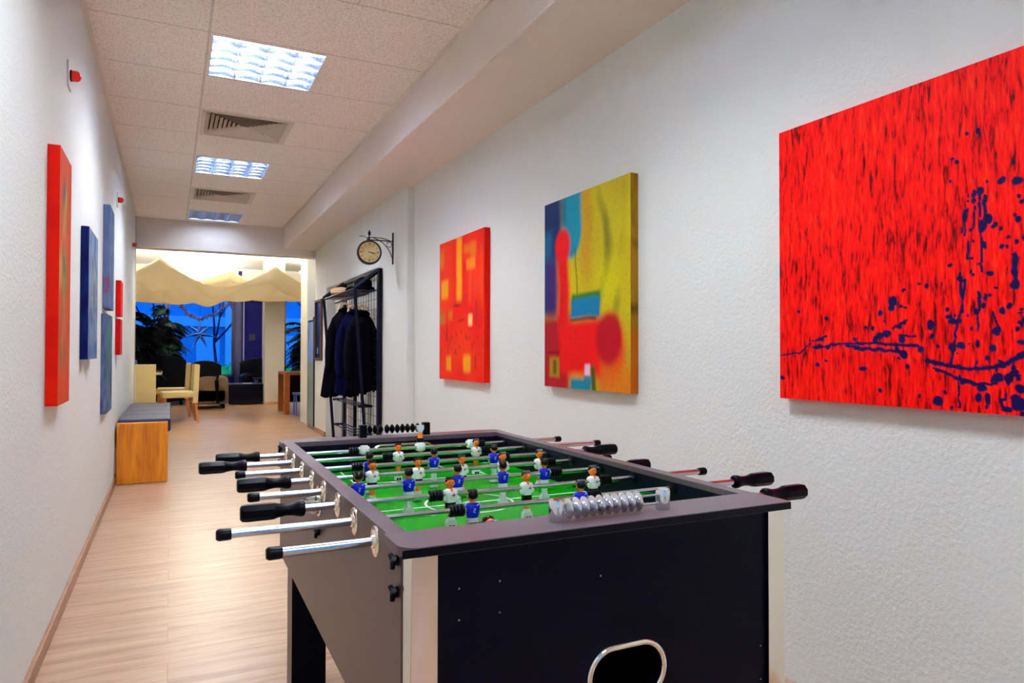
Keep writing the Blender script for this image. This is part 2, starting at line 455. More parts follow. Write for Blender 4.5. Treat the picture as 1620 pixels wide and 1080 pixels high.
def P1(face,s,t):
    s=s*4.38/((1-s)*5.11+s*4.38)
    r,o_=lin((244,14,0)),lin((250,60,0))
    if face!='front': return mx(lin((240,10,2)),lin((250,30,2)),.5+nz(s*3,t*4,5))
    s+=.008*nz(s*8,t*8,1); t+=.006*nz(s*8,t*8,2)
    c=mx(r,o_,max(0,min(1,.25+.9*nz(s*3,t*3))))
    Y=lin((250,170,10)); O=lin((240,120,14)); Kh=lin((200,110,20))
    c=mx(c,O,.75*rect(s,t,.0,.10,.05,.19,.03)); c=mx(c,Y,rect(s,t,.38,.49,-.1,.44,.035)); c=mx(c,lin((255,150,10)),.8*rect(s,t,.41,.46,-.1,.43,.02))
    c=mx(c,Y,.9*rect(s,t,.04,.19,.28,.41,.025)); c=mx(c,O,.8*rect(s,t,.54,.80,.07,.13,.02)); c=mx(c,O,.8*rect(s,t,.68,.82,.07,.17,.02)); c=mx(c,Y,.6*rect(s,t,.60,.80,.17,.245,.02))
    c=mx(c,Kh,.9*rect(s,t,.0,.12,.51,.595,.015)); c=mx(c,O,.9*rect(s,t,.20,.29,.505,.57,.02)); c=mx(c,lin((255,196,120)),rect(s,t,.64,.73,.545,.625,.014))
    c=mx(c,O,.45*rect(s,t,.66,.70,.25,.48,.03)); c=mx(c,O,.3*rect(s,t,.92,.96,.1,.5,.03))
    c=mx(c,Y,.9*rect(s,t,.15,.26,.83,.935,.02)); c=mx(c,Y,.9*rect(s,t,.53,.70,.82,.94,.025))
    D=lin((110,20,10))
    for q in ((.81,.83,.46,.62),(.79,.81,.83,.92),(.42,.56,.575,.588),(.31,.46,.47,.482),(.34,.40,.81,.82),(.16,.18,.6,.72)): c=mx(c,D,.75*rect(s,t,*q,.008))
    if .62<t<.82 and nz(s*28,t*22,3)>.33: c=mx(c,D,.55)
    return c
def P2(face,s,t):
    s=s*2.99/((1-s)*3.67+s*2.99)
    ye=lin((214,200,2)); 
    if face=='near':
        c=mx(lin((150,116,16)),lin((176,120,26)),.5+nz(s,t*6,2)); c=mx(c,lin((60,40,20)),.6*max(0,nz(s*2,t*14,9))+.5*rect(s,t,-1,2,.6,.64,.02)); return mx(c,lin((196,100,18)),sst(.66,.75,t))
    if face!='front': return lin((140,120,20))
    S_,T_=s,t
    s+=.02*nz(s*5,t*5,1); t+=.015*nz(s*5,t*5,4)
    c=mx(ye,lin((196,170,30)),max(0,min(1,.4+nz(s*3,t*3,7))))
    g=max(0,nz(s*9,t*5,2))*1.2*rect(s,t,.55,.9,.0,.75,.12); c=mx(c,lin((96,104,24)),min(.8,g))
    c=mx(c,lin((214,140,20)),.6*sst(.12,.0,abs(s-.48)-.0)*(1-sst(.3,.6,t)))
    c=mx(c,lin((2,44,100)),rect(s,t,-.2,.2,-.2,.34,.05)); c=mx(c,lin((10,110,150)),.8*rect(s,t,-.2,.08,.16,.42,.04))
    c=mx(c,lin((20,60,120)),rect(s,t,-.2,.14,.3,.62,.04)); c=mx(c,lin((70,20,110)),.8*rect(s,t,.03,.16,.33,.62,.04))
    c=mx(c,lin((0,150,176)),rect(s,t,.20,.42,-.2,.17,.035)); c=mx(c,lin((0,150,176)),ell(s,t,.32,.2,.105,.13,.2)); c=mx(c,lin((16,70,110)),.6*rect(s,t,.18,.24,.0,.14,.03))
    c=mx(c,lin((180,14,30)),rect(s,t,-.2,.3,.62,1.2,.05))
    c=mx(c,lin((240,4,10)),rect(s,t,.15,.28,.26,.75,.035)); c=mx(c,lin((246,4,20)),ell(s,t,.215,.25,.09,.09,.25))
    c=mx(c,lin((236,60,14)),.9*ell(s,t,.74,.80,.2,.17,.3)); c=mx(c,lin((228,112,20)),.85*rect(s,t,.62,1.2,.88,1.2,.06))
    c=mx(c,lin((246,4,8)),rect(s,t,.17,.66,.64,.93,.04)); c=mx(c,lin((196,0,26)),ell(s,t,.745,.745,.15,.125,.2))
    c=mx(c,lin((60,130,20)),rect(s,t,.30,.64,.515,.56,.014)); c=mx(c,lin((0,130,176)),rect(s,t,.30,.64,.54,.635,.014)); c=mx(c,lin((60,10,50)),.8*rect(s,t,.30,.6,.635,.65,.008))
    c=mx(c,lin((80,90,18)),rect(s,t,.54,.60,.88,1.1,.02)); c=mx(c,lin((8,136,164)),rect(s,t,.31,.53,.945,1.2,.02)); c=mx(c,lin((8,136,164)),.9*ell(s,t,.50,.95,.05,.035,.3))
    c=mx(c,lin((244,206,220)),rect(s,t,.46,.53,.872,.925,.01))
    c=mx(c,lin((176,130,20)),rect(s,t,.05,.17,.845,.955,.012)); c=mx(c,lin((100,90,20)),rect(s,t,.09,.13,.86,.94,.01)); c=mx(c,lin((90,20,20)),.7*rect(s,t,.03,.17,.815,.825,.006))
    c=mx(c,lin((90,80,20)),.8*rect(s,t,.36,.372,.28,.52,.006))
    return mx(c,(.05,.02,.01),.28*max(0,nz(S_*60,T_*60,6)))
painting('orange-red abstract canvas with yellow bars and patches, right of the pilaster',XR1-.001,4.01,4.82,1.06-.192,1.06+.793,.04,P1,group='large canvases on the right wall')
painting('yellow, turquoise and red abstract canvas in the middle of the right wall',XR1-.001,2.455,3.22,1.06-.176,1.06+.778,.04,P2,nu=150,nv=190,group='large canvases on the right wall')
# large red canvas with dark blue splatters
SP= [(0.569,0.196,0.0055,0.0081),(0.546,0.195,0.0037,0.0058),(0.617,0.353,0.0092,0.0104),(0.65,0.362,0.0092,0.0116),(0.642,0.31,0.0046,0.0046),(0.652,0.404,0.0037,0.0058),(0.658,0.42,0.0055,0.007),(0.651,0.466,0.0064,0.0093),(0.573,0.37,0.0083,0.0139),(0.56,0.375,0.0046,0.0116),(0.572,0.41,0.0037,0.0151),(0.583,0.41,0.0037,0.0151),(0.561,0.415,0.0037,0.0081),(0.539,0.434,0.0064,0.0186),(0.59,0.452,0.0083,0.0139),(0.577,0.471,0.0083,0.0197),(0.605,0.471,0.0046,0.007),(0.582,0.522,0.0046,0.0058),(0.572,0.432,0.0028,0.0081),(0.528,0.614,0.0064,0.0093),(0.592,0.606,0.0083,0.007),(0.644,0.577,0.0064,0.022),(0.643,0.643,0.0101,0.0139),(0.573,0.208,0.0028,0.0093),(0.66,0.519,0.0028,0.0093),(0.527,0.614,0.0064,0.0081),(0.582,0.673,0.0046,0.0116),(0.632,0.7,0.0055,0.0081),(0.618,0.713,0.0073,0.0104),(0.563,0.712,0.0073,0.0093),(0.501,0.723,0.0064,0.007),(0.51,0.737,0.011,0.0104),(0.525,0.735,0.0064,0.0081),(0.458,0.745,0.0092,0.0162),(0.545,0.724,0.0028,0.0046),(0.647,0.765,0.0046,0.0093),(0.605,0.768,0.0083,0.0116),(0.653,0.8,0.0083,0.0093),(0.597,0.816,0.0073,0.0093),(0.434,0.819,0.0092,0.0104),(0.509,0.813,0.0092,0.0151),(0.529,0.809,0.0101,0.0104),(0.45,0.854,0.0092,0.0081),(0.473,0.882,0.0064,0.007),(0.614,0.865,0.0101,0.007),(0.606,0.899,0.0128,0.0139),(0.629,0.898,0.0101,0.0139),(0.64,0.884,0.0101,0.0093),(0.536,0.915,0.011,0.0058),(0.474,0.973,0.0119,0.0151),(0.572,0.928,0.0101,0.0128),(0.566,0.957,0.0064,0.0151),(0.585,0.959,0.0055,0.0162),(0.651,0.927,0.0092,0.0116),(0.647,0.968,0.0147,0.0209),(0.625,0.985,0.011,0.0093),(0.641,0.951,0.0092,0.0093),(0.583,0.981,0.0037,0.0058),(0.653,0.836,0.0092,0.0081),(0.564,0.805,0.0055,0.0116),(0.639,0.869,0.0046,0.0093),(0.617,0.958,0.0092,0.0046),(0.657,0.746,0.0037,0.0151),(0.641,0.6,0.0046,0.0302),(0.069,0.679,0.0055,0.007),(0.163,0.71,0.0055,0.007),(0.009,0.925,0.0092,0.0081),(0.135,0.872,0.0073,0.007),(0.163,0.857,0.0055,0.0046),(0.276,0.883,0.0119,0.0081),(0.137,0.809,0.0156,0.0081),(0.17,0.811,0.0092,0.0081),(0.139,0.785,0.0183,0.0046),(0.259,0.799,0.0138,0.0058),(0.274,0.816,0.0257,0.007),(0.312,0.787,0.0083,0.0151),(0.323,0.775,0.0119,0.0116),(0.344,0.768,0.0119,0.0116),(0.361,0.667,0.0138,0.0139),(0.357,0.686,0.0083,0.0116),(0.327,0.701,0.0073,0.0104),(0.284,0.747,0.0064,0.007),(0.306,0.751,0.0046,0.007),(0.375,0.747,0.0101,0.007),(0.395,0.729,0.0046,0.0035),(0.385,0.789,0.0083,0.0104),(0.39,0.835,0.0101,0.0139),(0.253,0.784,0.0073,0.0058),(0.372,0.819,0.0064,0.0104),(0.394,0.687,0.0055,0.0035)]
LN= [(-0.001,0.839,0.071,0.832,0.0028),(0.071,0.832,0.111,0.795,0.0028),(0.119,0.813,0.236,0.796,0.0033),(0.18,0.798,0.312,0.799,0.0043),(0.312,0.799,0.422,0.809,0.0052),(0.228,0.807,0.296,0.817,0.0057),(0.296,0.817,0.382,0.827,0.0057),(0.406,0.807,0.427,0.809,0.0047),(0.116,0.788,0.165,0.773,0.0033),(0.379,0.776,0.422,0.778,0.0038),(0.361,0.753,0.397,0.729,0.0043),(0.45,0.854,0.498,0.867,0.0062),(0.498,0.867,0.549,0.876,0.0062),(0.549,0.876,0.599,0.87,0.0062),(0.599,0.87,0.628,0.856,0.0072),(0.628,0.856,0.659,0.834,0.0083),(0.464,0.874,0.517,0.903,0.0036),(0.517,0.903,0.558,0.918,0.0062),(0.558,0.918,0.605,0.915,0.0036),(0.576,0.487,0.574,0.599,0.0036),(0.54,0.451,0.54,0.49,0.003),(0.561,0.422,0.558,0.473,0.003),(0.572,0.374,0.572,0.44,0.0036),(0.583,0.386,0.583,0.451,0.0054),(0.546,0.509,0.545,0.561,0.0042),(0.643,0.594,0.643,0.643,0.0072),(0.528,0.6,0.532,0.711,0.0041),(0.539,0.626,0.525,0.727,0.0031),(0.568,0.658,0.57,0.705,0.0047),(0.565,0.717,0.566,0.766,0.0036),(0.521,0.739,0.505,0.862,0.0041),(0.508,0.821,0.507,0.87,0.0036),(0.597,0.716,0.612,0.767,0.0031),(0.522,0.915,0.523,0.988,0.0031),(0.613,0.961,0.617,0.98,0.0047),(0.625,0.941,0.617,0.961,0.0031)]
rs=random.Random(3)
for k in range(70):
    s_=min(.66,.66-abs(rs.gauss(0,.14))); t_=rs.uniform(.25,1) if s_>.5 else rs.uniform(.6,1)
    SP.append((s_,t_,rs.uniform(.002,.006),rs.uniform(.003,.009)))
for k in range(60): SP.append((rs.uniform(.67,.98),rs.uniform(.3,1),rs.uniform(.005,.02),rs.uniform(.006,.03)))
def P3(face,s,t):
    if face!='front': return (0,0,0)
    mval=0
    ss=s+.0035*nz(s*60,t*50,1); tt=t+.005*nz(s*60,t*50,3)
    for a,b,r1,r2 in SP:
        if abs(ss-a)<r1*1.4 and abs(tt-b)<r2*1.4: mval=max(mval,ell(ss,tt,a,b,r1,r2,.22))
    for a,b,c_,d_,w_ in LN:
        vx,vy=(c_-a)*1.26,d_-b; L=vx*vx+vy*vy; px,py=(ss-a)*1.26,tt-b; k=max(0,min(1,(px*vx+py*vy)/L))
        dd=math.hypot(px-vx*k,py-vy*k); w2=w_*(.7+.8*abs(nz(k*9,a*10,2)))
        if dd<w2*1.5: mval=max(mval,1-sst(w2*.6,w2*1.5,dd))
    return (mval,0,0)
def red_canvas():
    n=NT('red streaked acrylic'); co=n.coord()
    mp=n.new('ShaderNodeMapping'); mp.inputs['Scale'].default_value=(1,75,11); n.link(co,mp.inputs[0])
    f=n.noise(mp.outputs[0],1.0,3,.55,.5)
    mp2=n.new('ShaderNodeMapping'); mp2.inputs['Scale'].default_value=(1,150,26); mp2.inputs['Location'].default_value=(0,3,5); n.link(co,mp2.inputs[0])
    g=n.noise(mp2.outputs[0],1.0,2,.5,.6)
    big=n.noise(co,3.2,2,.5)
    k=n.math('ADD',n.math('ADD',n.math('MULTIPLY',f,.6),n.math('MULTIPLY',g,.45)),n.math('MULTIPLY',big,.16))
    c=n.ramp(k,[(.44,lin((84,2,2))),(.50,lin((160,2,2))),(.56,lin((236,2,2))),(.66,lin((255,12,2))),(.78,lin((255,58,22)))])
    a=n.new('ShaderNodeAttribute'); a.attribute_name='paint'
    sp=n.new('ShaderNodeSeparateColor'); n.link(a.outputs['Color'],sp.inputs[0])
    c=n.mix(n.math('SMOOTH_MIN',n.math('MULTIPLY',sp.outputs[0],1.3),1.0,.05),c,lin((20,12,74)))
    n.base(c); n.set(Roughness=.55,Specular_IOR_Level=.12); n.bump(k,.3,.004); return n.m
painting('large bright red canvas with dark blue splatters, nearest on the right wall',XR1-.001,.55,1.64,1.06-.146,1.06+.716,.04,P3,nu=380,nv=300,mat=red_canvas(),group='large canvases on the right wall')
# left wall
def PA(face,s,t):
    k=max(0,min(1,.5+.9*nz(math.floor(t*9)*.7,3,1)))
    if face in('near','far','top','bottom'): return mx(lin((226,8,2)),lin((248,34,0)),k)
    c=mx(lin((214,84,24)),lin((222,60,18)),max(0,min(1,.5+nz(s*4,t*8))))
    q=max(0,min(1,.5+1.5*nz(s*5,t*5,7))); m_=rect(s,t,.35,.95,.12,.85,.06)
    c=mx(c,lin((150,130,60)),q*m_); c=mx(c,lin((78,88,96)),m_*max(0,min(1,1.8*nz(s*4+9,t*6,3)))); return mx(c,lin((206,180,90)),.7*m_*max(0,min(1,2*nz(s*3,t*5,12))))
def PB(face,s,t):
    if face!='front': return mx(lin((2,14,90)),lin((8,50,130)),max(0,min(1,.3+1.3*nz(s*3,t*6,3))))
    c=mx(lin((60,90,140)),lin((130,150,170)),max(0,min(1,.5+nz(s*4,t*7))))
    return mx(c,lin((170,150,80)),rect(s,t,.25,.8,.2,.7,.1)*max(0,min(1,2*nz(s*12,t*16,3))))
def PC(face,s,t):
    c=mx(lin((86,100,142)),lin((104,124,166)),max(0,min(1,.5+nz(s*3,t*6))))
    if face=='near': c=mx(c,lin((170,50,60)),.8*rect(s,t,.1,.9,.70,.86,.02)*(1 if nz(s*4,t*22,3)>-.12 else 0))
    else: c=mx(c,lin((60,110,140)),.8*rect(s,t,.5,.75,-.1,1.1,.08))
    return c
def PD(face,s,t):
    c=mx(lin((104,118,150)),lin((54,66,120)),max(0,min(1,.35+1.4*nz(s*3,t*6,4))))
    if face=='front': c=mx(c,lin((26,130,70)),rect(s,t,.5,.85,.08,.5,.08)); c=mx(c,lin((46,120,110)),.6*rect(s,t,.5,1.0,.4,.9,.1))
    return c
def PE(face,s,t): return mx(lin((232,8,6)),lin((248,30,14)),max(0,min(1,.5+nz(s*4,t*5))))
def PF(face,s,t): return mx(lin((200,4,16)),lin((228,12,20)),max(0,min(1,.5+nz(s*4,t*5,5))))
G='canvases on the left wall'
painting('tall orange-red canvas nearest on the left wall',XL+.001,2.909,3.22,1.06-.192,1.06+.733,.038,PA,-1,20,60,group=G)
painting('dark blue canvas with pale speckled front, second from the viewer on the left wall',XL+.001,3.94,4.405,1.06-.037,1.06+.612,.034,PB,-1,20,60,group=G)
painting('upper grey-blue canvas with a dark red mark on its edge, left wall',XL+.001,5.15,5.5,1.06+.281,1.06+.948,.04,PC,-1,20,60,group=G)
painting('lower grey-blue canvas with a green streak, under the one with the red mark',XL,5.08,5.55,1.06-.394,1.06+.243,.032,PD,-1,20,60,group=G)
painting('small bright red canvas, upper of the red pair on the left wall',XL+.001,6.34,6.6,1.06+.287,1.06+.57,.036,PE,-1,10,20,group=G)
painting('small crimson canvas, lower of the red pair on the left wall',XL+.001,6.34,6.6,1.06-.024,1.06+.262,.034,PF,-1,10,20,group=G)

# red alarm lamps
redl=NT('red translucent lens'); redl.set(Base_Color=lin((226,34,16)),Roughness=.25,Emission_Color=lin((226,34,16)),Emission_Strength=.03); redl=redl.m
def make_alarm():
    t=empty('alarm_lamp',(XL,0,0))
    MB().box(0,.008,-.05,.045,-.055,.05).build('back_plate',plain('white plate',(226,222,214),.4),t,bevel=.003)
    MB().lathe((.008,0,0),(1,0,0),[(0,.024),(.006,.024)],16).build('collar',M['black_plastic'],t)
    MB().lathe((.012,0,0),(1,0,0),[(0,.0215),(.012,.0225),(.024,.021),(.031,.015),(.035,.006),(.036,.0005)],16).build('lens',redl,t)
    return t
A0=make_alarm()
for i,(y,z,lb) in enumerate(((3.43,2.222,'red dome alarm lamp nearest on the left wall, above the orange canvas'),(6.4,2.283,'red dome alarm lamp above the upper grey-blue canvas'),(8.8,2.255,'farthest red dome alarm lamp, by the lounge opening'))):
    o=A0 if i==0 else copy_tree(A0); o.location=(XL,y,z); tag(o,lb,'alarm lamp','red alarm lamps on the left wall')

# framed picture on the right wall
t=empty('framed_picture',(XR2,9.29,1.06+.29)); h=.40; wv=.215
m=MB(); f=.035
m.box(-.03,0,-wv,-wv+f,-h,h); m.box(-.03,0,wv-f,wv,-h,h); m.box(-.03,0,-wv+f,wv-f,-h,-h+f); m.box(-.03,0,-wv+f,wv-f,h-f,h)
m.build('frame',M['brown_frame'],t,bevel=.004)
p=MB().box(-.012,-.002,-wv+f,wv-f,-h+f,h-f).build('picture',plain('dark print',(8,8,14),.25),t)
MB().box(-.014,-.0125,.05,.10,-h+.09,-h+.17).build('print_mark',plain('pale mark',(170,150,170),.5),p)
tag(t,'narrow dark picture in a brown wooden frame beside the lounge opening','picture')

# ------------------------------------------------------------------ station clock
CY=5.946
t=empty('station_clock',(XR2,CY,0))
m=MB(); iron=plain('dark wrought iron',(34,28,24),.55,.3)
m.box(-.008,0,-.012,.012,1.835,2.11)
m.box(-.235,-.006,-.005,.005,2.032,2.040)
def arc(p0,p1,p2,n=14): return [tuple((1-k/n)**2*p0[i]+2*(1-k/n)*k/n*p1[i]+(k/n)**2*p2[i] for i in range(3)) for k in range(n+1)]
m.tube(arc((-.006,0,1.88),(-.05,0,2.03),(-.19,0,2.06)),.0035)
m.tube(arc((-.006,0,2.03),(-.10,0,2.075),(-.235,0,2.052)),.003)
m.tube(arc((-.215,0,2.032),(-.25,0,2.075),(-.30,0,2.062)),.003)
m.tube([(-.036+.022*math.cos(a),0,2.005+.022*math.sin(a)) for a in [2*PI*k/16 for k in range(16)]],.0025,closed=True)
m.build('bracket',iron,t)
cz=1.06+.865; cx=-.214
MB().cyl((cx,0,2.01),(cx,0,2.062),.007).lathe((cx,0,2.062),(0,0,1),[(0,.004),(.012,.006),(.022,.013),(.036,.012),(.05,.005),(.062,.001)],12).build('finial',iron,t)
ck=empty('tmp'); bpy.data.objects.remove(ck)
ca=R(-8)
def rotz(o): o.rotation_euler.z=ca
cs=MB().lathe((0,-.028,0),(0,1,0),[(0,.094),(.004,.103),(.012,.106),(.044,.106),(.052,.103),(.056,.094)],40).build('case',plain('black clock case',(24,18,16),.35),t,loc=(cx,0,cz)); rotz(cs)
MB().tube([(.096*math.cos(a),-.031,.096*math.sin(a)) for a in [2*PI*k/40 for k in range(40)]],.006,8,closed=True).build('bezel',iron,cs)
def clockface():
    n=NT('aged clock dial'); co=n.coord(); f=n.noise(co,14,3,.6)
    n.base(n.ramp(f,[(.3,lin((196,170,110))),(.6,lin((226,206,150)))])); n.set(Roughness=.5); return n.m
fc=MB().lathe((0,-.0305,0),(0,1,0),[(0,.092),(.002,.092)],40,smooth=False).build('dial',clockface(),cs)
ink=plain('dial ink',(96,66,34),.6)
for k in range(12):
    m=MB(); a=2*PI*k/12; c_,s_=math.cos(a),math.sin(a); w_=.004 if k%3 else .007
    vs=[]
    for r_,q in ((.062,-1),(.062,1),(.080,1),(.080,-1)): vs.append((c_*r_-s_*q*w_/2,-.0312,s_*r_+c_*q*w_/2))
    for r_,q in ((.062,-1),(.062,1),(.080,1),(.080,-1)): vs.append((c_*r_-s_*q*w_/2,-.0306,s_*r_+c_*q*w_/2))
    m.add(vs,[(0,1,2,3),(4,5,6,7),(0,1,5,4),(1,2,6,5),(2,3,7,6),(3,0,4,7)])
    m.build('hour_mark',ink,cs)
hand=plain('black clock hand',(20,14,14),.5)
for nm,L,w_,a in (('hour_hand',.040,.006,R(-18)),('minute_hand',.058,.004,R(-14))):
    h_=MB().box(-.01,L,-.0345,-.033,-w_/2,w_/2).build(nm,hand,cs); h_.rotation_euler.y=-a
tag(t,'round double-sided station clock with cream dial on a black iron bracket','clock')

# ------------------------------------------------------------------ coat rack in the niche
t=empty('coat_rack',(0,0,0)); RX=1.735
m=MB(); nm_=M['navy_metal']
RY0,RY1=6.30,7.72; TZ=1.835
MB().box(RX-.022,RX+.015,RY0-.03,RY0+.03,0,TZ).build('rear_post',nm_,t,bevel=.003)
MB().box(RX-.02,RX+.01,RY1-.035,RY1+.035,0,TZ).build('rear_post',nm_,t,bevel=.003)
MB().box(RX-.02,RX+.01,7.20,7.25,0,TZ).build('rear_post',nm_,t,bevel=.003)
MB().box(RX-.02,RX+.01,RY0,RY1,TZ-.03,TZ).build('top_rail',nm_,t,bevel=.003)
for yy,xf,zt,zb in ((RY0,1.50,1.645,.0),(RY1,1.50,1.65,.0)):
    q=MB(); q.tube([(RX-.01,yy,TZ-.015),(xf,yy,zt)],.020,4); q.build('top_arm',nm_,t)
    q=MB(); q.tube([(xf,yy,zt+.01),(1.625,yy,zb)],.015,4); q.build('front_leg',nm_,t)
MB().tube([(1.51,RY0,1.64),(1.51,RY1,1.64)],.012,8).build('front_rail',nm_,t)
MB().tube([(1.62,RY0,1.60),(1.62,RY1,1.60)],.010,8).build('coat_rail',nm_,t)
m=MB()
for k in range(1,14): 
    yy=RY0+(RY1-RY0)*k/14; m.cyl((RX,yy,.02),(RX,yy,TZ-.02),.0022,6)
for k in range(1,20):
    z=TZ*k/20; m.cyl((RX,RY0,z),(RX,RY1,z),.0022,6)
m.build('wire_grid',nm_,t)
m=MB()
for k in range(9): m.cyl((1.51+.026*k,RY0,1.635),(1.51+.026*k,RY1,1.635),.004,6)
m.build('hat_shelf',nm_,t)
m=MB()
for z in (.28,.55):
    m.tube([(1.585,RY1-.1,z),(1.72,RY1-.1,z)],.013,6); m.tube([(1.585,RY0+.2,z),(1.72,RY0+.2,z)],.013,6)
    for k in range(3): m.cyl((1.60+.055*k,RY0+.2,z),(1.60+.055*k,RY1-.1,z),.006,6)
m.box(1.58,1.74,RY1-.3,RY1,.0,.03)
m.build('shoe_shelf',nm_,t)
tag(t,'tall navy steel coat rack with wire grid back and slanted front legs','coat rack')

def coat(name,label,cx,cy,wt,wb,ztop,zbot,dep,m_,seed,lean=0):
    t=empty(name,(cx,cy,0)); nu,nv=36,30
    def fn(u,v):
        a=2*PI*u; z=ztop+(zbot-ztop)*v
        w_=(.05+(wt-.05)*min(1,v/.12)**.6) + (wb-wt)*max(0,(v-.1)/.9)
        d_=dep*(.35+.65*min(1,v/.15))*(1+.2*v)
        fold=1+.13*math.sin(a*7+seed+v*1.3)*min(1,v*1.5)+.06*math.sin(a*13+seed*2)*v
        x=math.cos(a)*w_/2*fold+lean*v; y=math.sin(a)*d_/2*fold
        z+=.02*math.sin(a*4+seed)*v
        return (x,y,z)
    m=MB(); m.grid(fn,nu,nv); m.build('body',m_,t,fix=True)
    for sx in (-1,1):
        x0=sx*(wt/2-.03); pts=[(x0,0,ztop-.07),(x0+sx*.045,-.02,ztop-.2),(x0+sx*.05+lean*.3,-.03,ztop-.45),(x0+sx*.045+lean*.6,-.035,ztop-.66)]
        MB().tube(pts,[.045,.055,.052,.048],12).build('sleeve',m_,t,sub=1)
    MB().tube([(-.06,-.02,ztop-.02),(-.03,-.045,ztop-.0),(.03,-.045,ztop),(.06,-.02,ztop-.02),(.0,.03,ztop+.01)],.018,8,closed=True).build('collar',m_,t)
    h=MB()
    h.tube([(-wt/2+.06,0,ztop-.03),(-.05,0,ztop+.045),(0,0,ztop+.06),(.05,0,ztop+.045),(wt/2-.06,0,ztop-.03)],.012,8)
    hg=tag(h.build('coat_hanger',plain('pale beech hanger',(214,176,130),.45),None,loc=(cx,cy,0)),'pale wooden hanger carrying the '+label.split(' hanging')[0],'hanger')
    MB().tube([(0,0,ztop+.06),(0,0,ztop+.10),(.015,0,1.60-.0),(.0,0,1.618),(-.015,0,1.605)],.0025,6).build('hook',M['chrome'],hg)
    tag(t,label,'coat'); return t
cloth1=plain('black wool',(2,2,12),.9,0,.08,bump=.3); cloth2=plain('midnight blue cloth',(4,4,44),.9,0,.08,bump=.3)
coat('winter_coat','long black coat hanging nearest on the rack',1.63,6.55,.22,.28,1.44,.70,.13,cloth1,1.0,.0)
coat('winter_coat','midnight blue coat hanging in the middle of the rack',1.615,6.80,.24,.32,1.46,.66,.13,cloth2,2.2,-.01)
coat('winter_coat','black coat hanging farthest on the rack, with its pale hanger showing',1.60,7.12,.26,.38,1.50,.62,.14,cloth1,3.1,-.03)
# hats on the shelf
m=MB(); m.sphere((0,0,.062),(.082,.09,.072),20,12,fn=lambda q:1+.10*nz(q.x*4,q.y*4,q.z*4)); m.sphere((.01,0,.022),(.10,.115,.030),20,8,fn=lambda q:1+.08*nz(q.x*5,q.y*5,3))
o=m.build('winter_hat',cloth1,None,loc=(1.635,6.52,1.640)); tag(o,'bulky black winter hat on the near end of the rack shelf','hat')
fur=plain('tan fur',(206,166,124),.9,0,.1,var=.25,scale=60,bump=.8)
m=MB(); m.sphere((0,0,.048),(.105,.13,.052),26,14,fn=lambda q:1+.22*nz(q.x*7,q.y*7,q.z*7))
o=m.build('fur_hat',fur,None,loc=(1.60,7.32,1.640)); tag(o,'tan fur hat on the far end of the rack shelf','hat')
m=MB(); m.sphere((0,0,.04),(.07,.085,.045),20,12,fn=lambda q:1+.15*nz(q.x*5,q.y*5,q.z*5+3))
o=m.build('knitted_scarf',cloth1,None,loc=(1.64,6.98,1.640)); tag(o,'rolled black scarf on the rack shelf between the two hats','scarf')
sw=MB().box(-.012,0,-.04,.04,-.05,.05).build('wall_switch',M['black_plastic'],None,loc=(XR2+.13,6.62,1.32),bevel=.003); tag(sw,'dark wall switch behind the wire grid of the rack','switch')
o=MB().box(-.02,.02,-.16,.16,0,.22).build('cardboard_box',plain('brown cardboard',(150,86,52),.8),None,loc=(XR2+.09,6.75,0)); tag(o,'small brown cardboard box on the floor behind the wire grid','box')

# ------------------------------------------------------------------ bench with cushion
t=empty('wooden_bench',(XL+.016,6.36,0)); BW=.365; BL=2.1
MB().box(0,BW,0,.045,0,.49).build('end_panel',M['pine'],t,bevel=.006)
MB().box(0,BW,BL-.045,BL,0,.49).build('end_panel',M['pine'],t,bevel=.006)
MB().box(0.004,BW-.01,.045,BL-.045,.375,.40).build('seat',M['pine'],t,bevel=.003)
MB().box(.01,.035,.045,BL-.045,.28,.375).build('rail',M['pine'],t,bevel=.003)
tag(t,'orange pine bench with solid end panels against the left wall','bench')
cush=plain('dark blue-grey leather',(40,46,76),.5,0,.25,bump=.2)
m=MB()
for k in range(4):
    y0=.05+k*.50
    m.add(*(lambda b: (b.v,b.f))(MB().box(.0,BW+.02,y0,y0+.496,.402,.512)))
o=m.build('seat_cushion',cush,None,loc=(XL+.018,6.36,0),bevel=.018,seg=3); tag(o,'dark blue-grey quilted seat cushion lying along the pine bench','cushion')

# ------------------------------------------------------------------ foosball table
TW,TL,TT=.709,1.28,.795
RZ=.770; RV=[.145+.1406*i for i in range(8)]
T=empty('foosball_table',(.285,.909,0),R(-.6))
tag(T,'black foosball table with chrome rods in the middle of the corridor','foosball table')
PFZ=.700
# side panels
sd=MB().box(0,.026,.012,TL-.012,.46,TT-.0005).build('side_panel',M['side'],T,bevel=.0015)
MB().box(TW-.026,TW,.012,TL-.012,.46,TT-.0005).build('side_panel',M['side'],T,bevel=.0015)
# inner cheeks
MB().box(.026,.030,.03,TL-.03,PFZ-.02,TT-.002).build('inner_panel',M['inner'],T)
MB().box(TW-.030,TW-.026,.03,TL-.03,PFZ-.02,TT-.002).build('inner_panel',M['inner'],T)
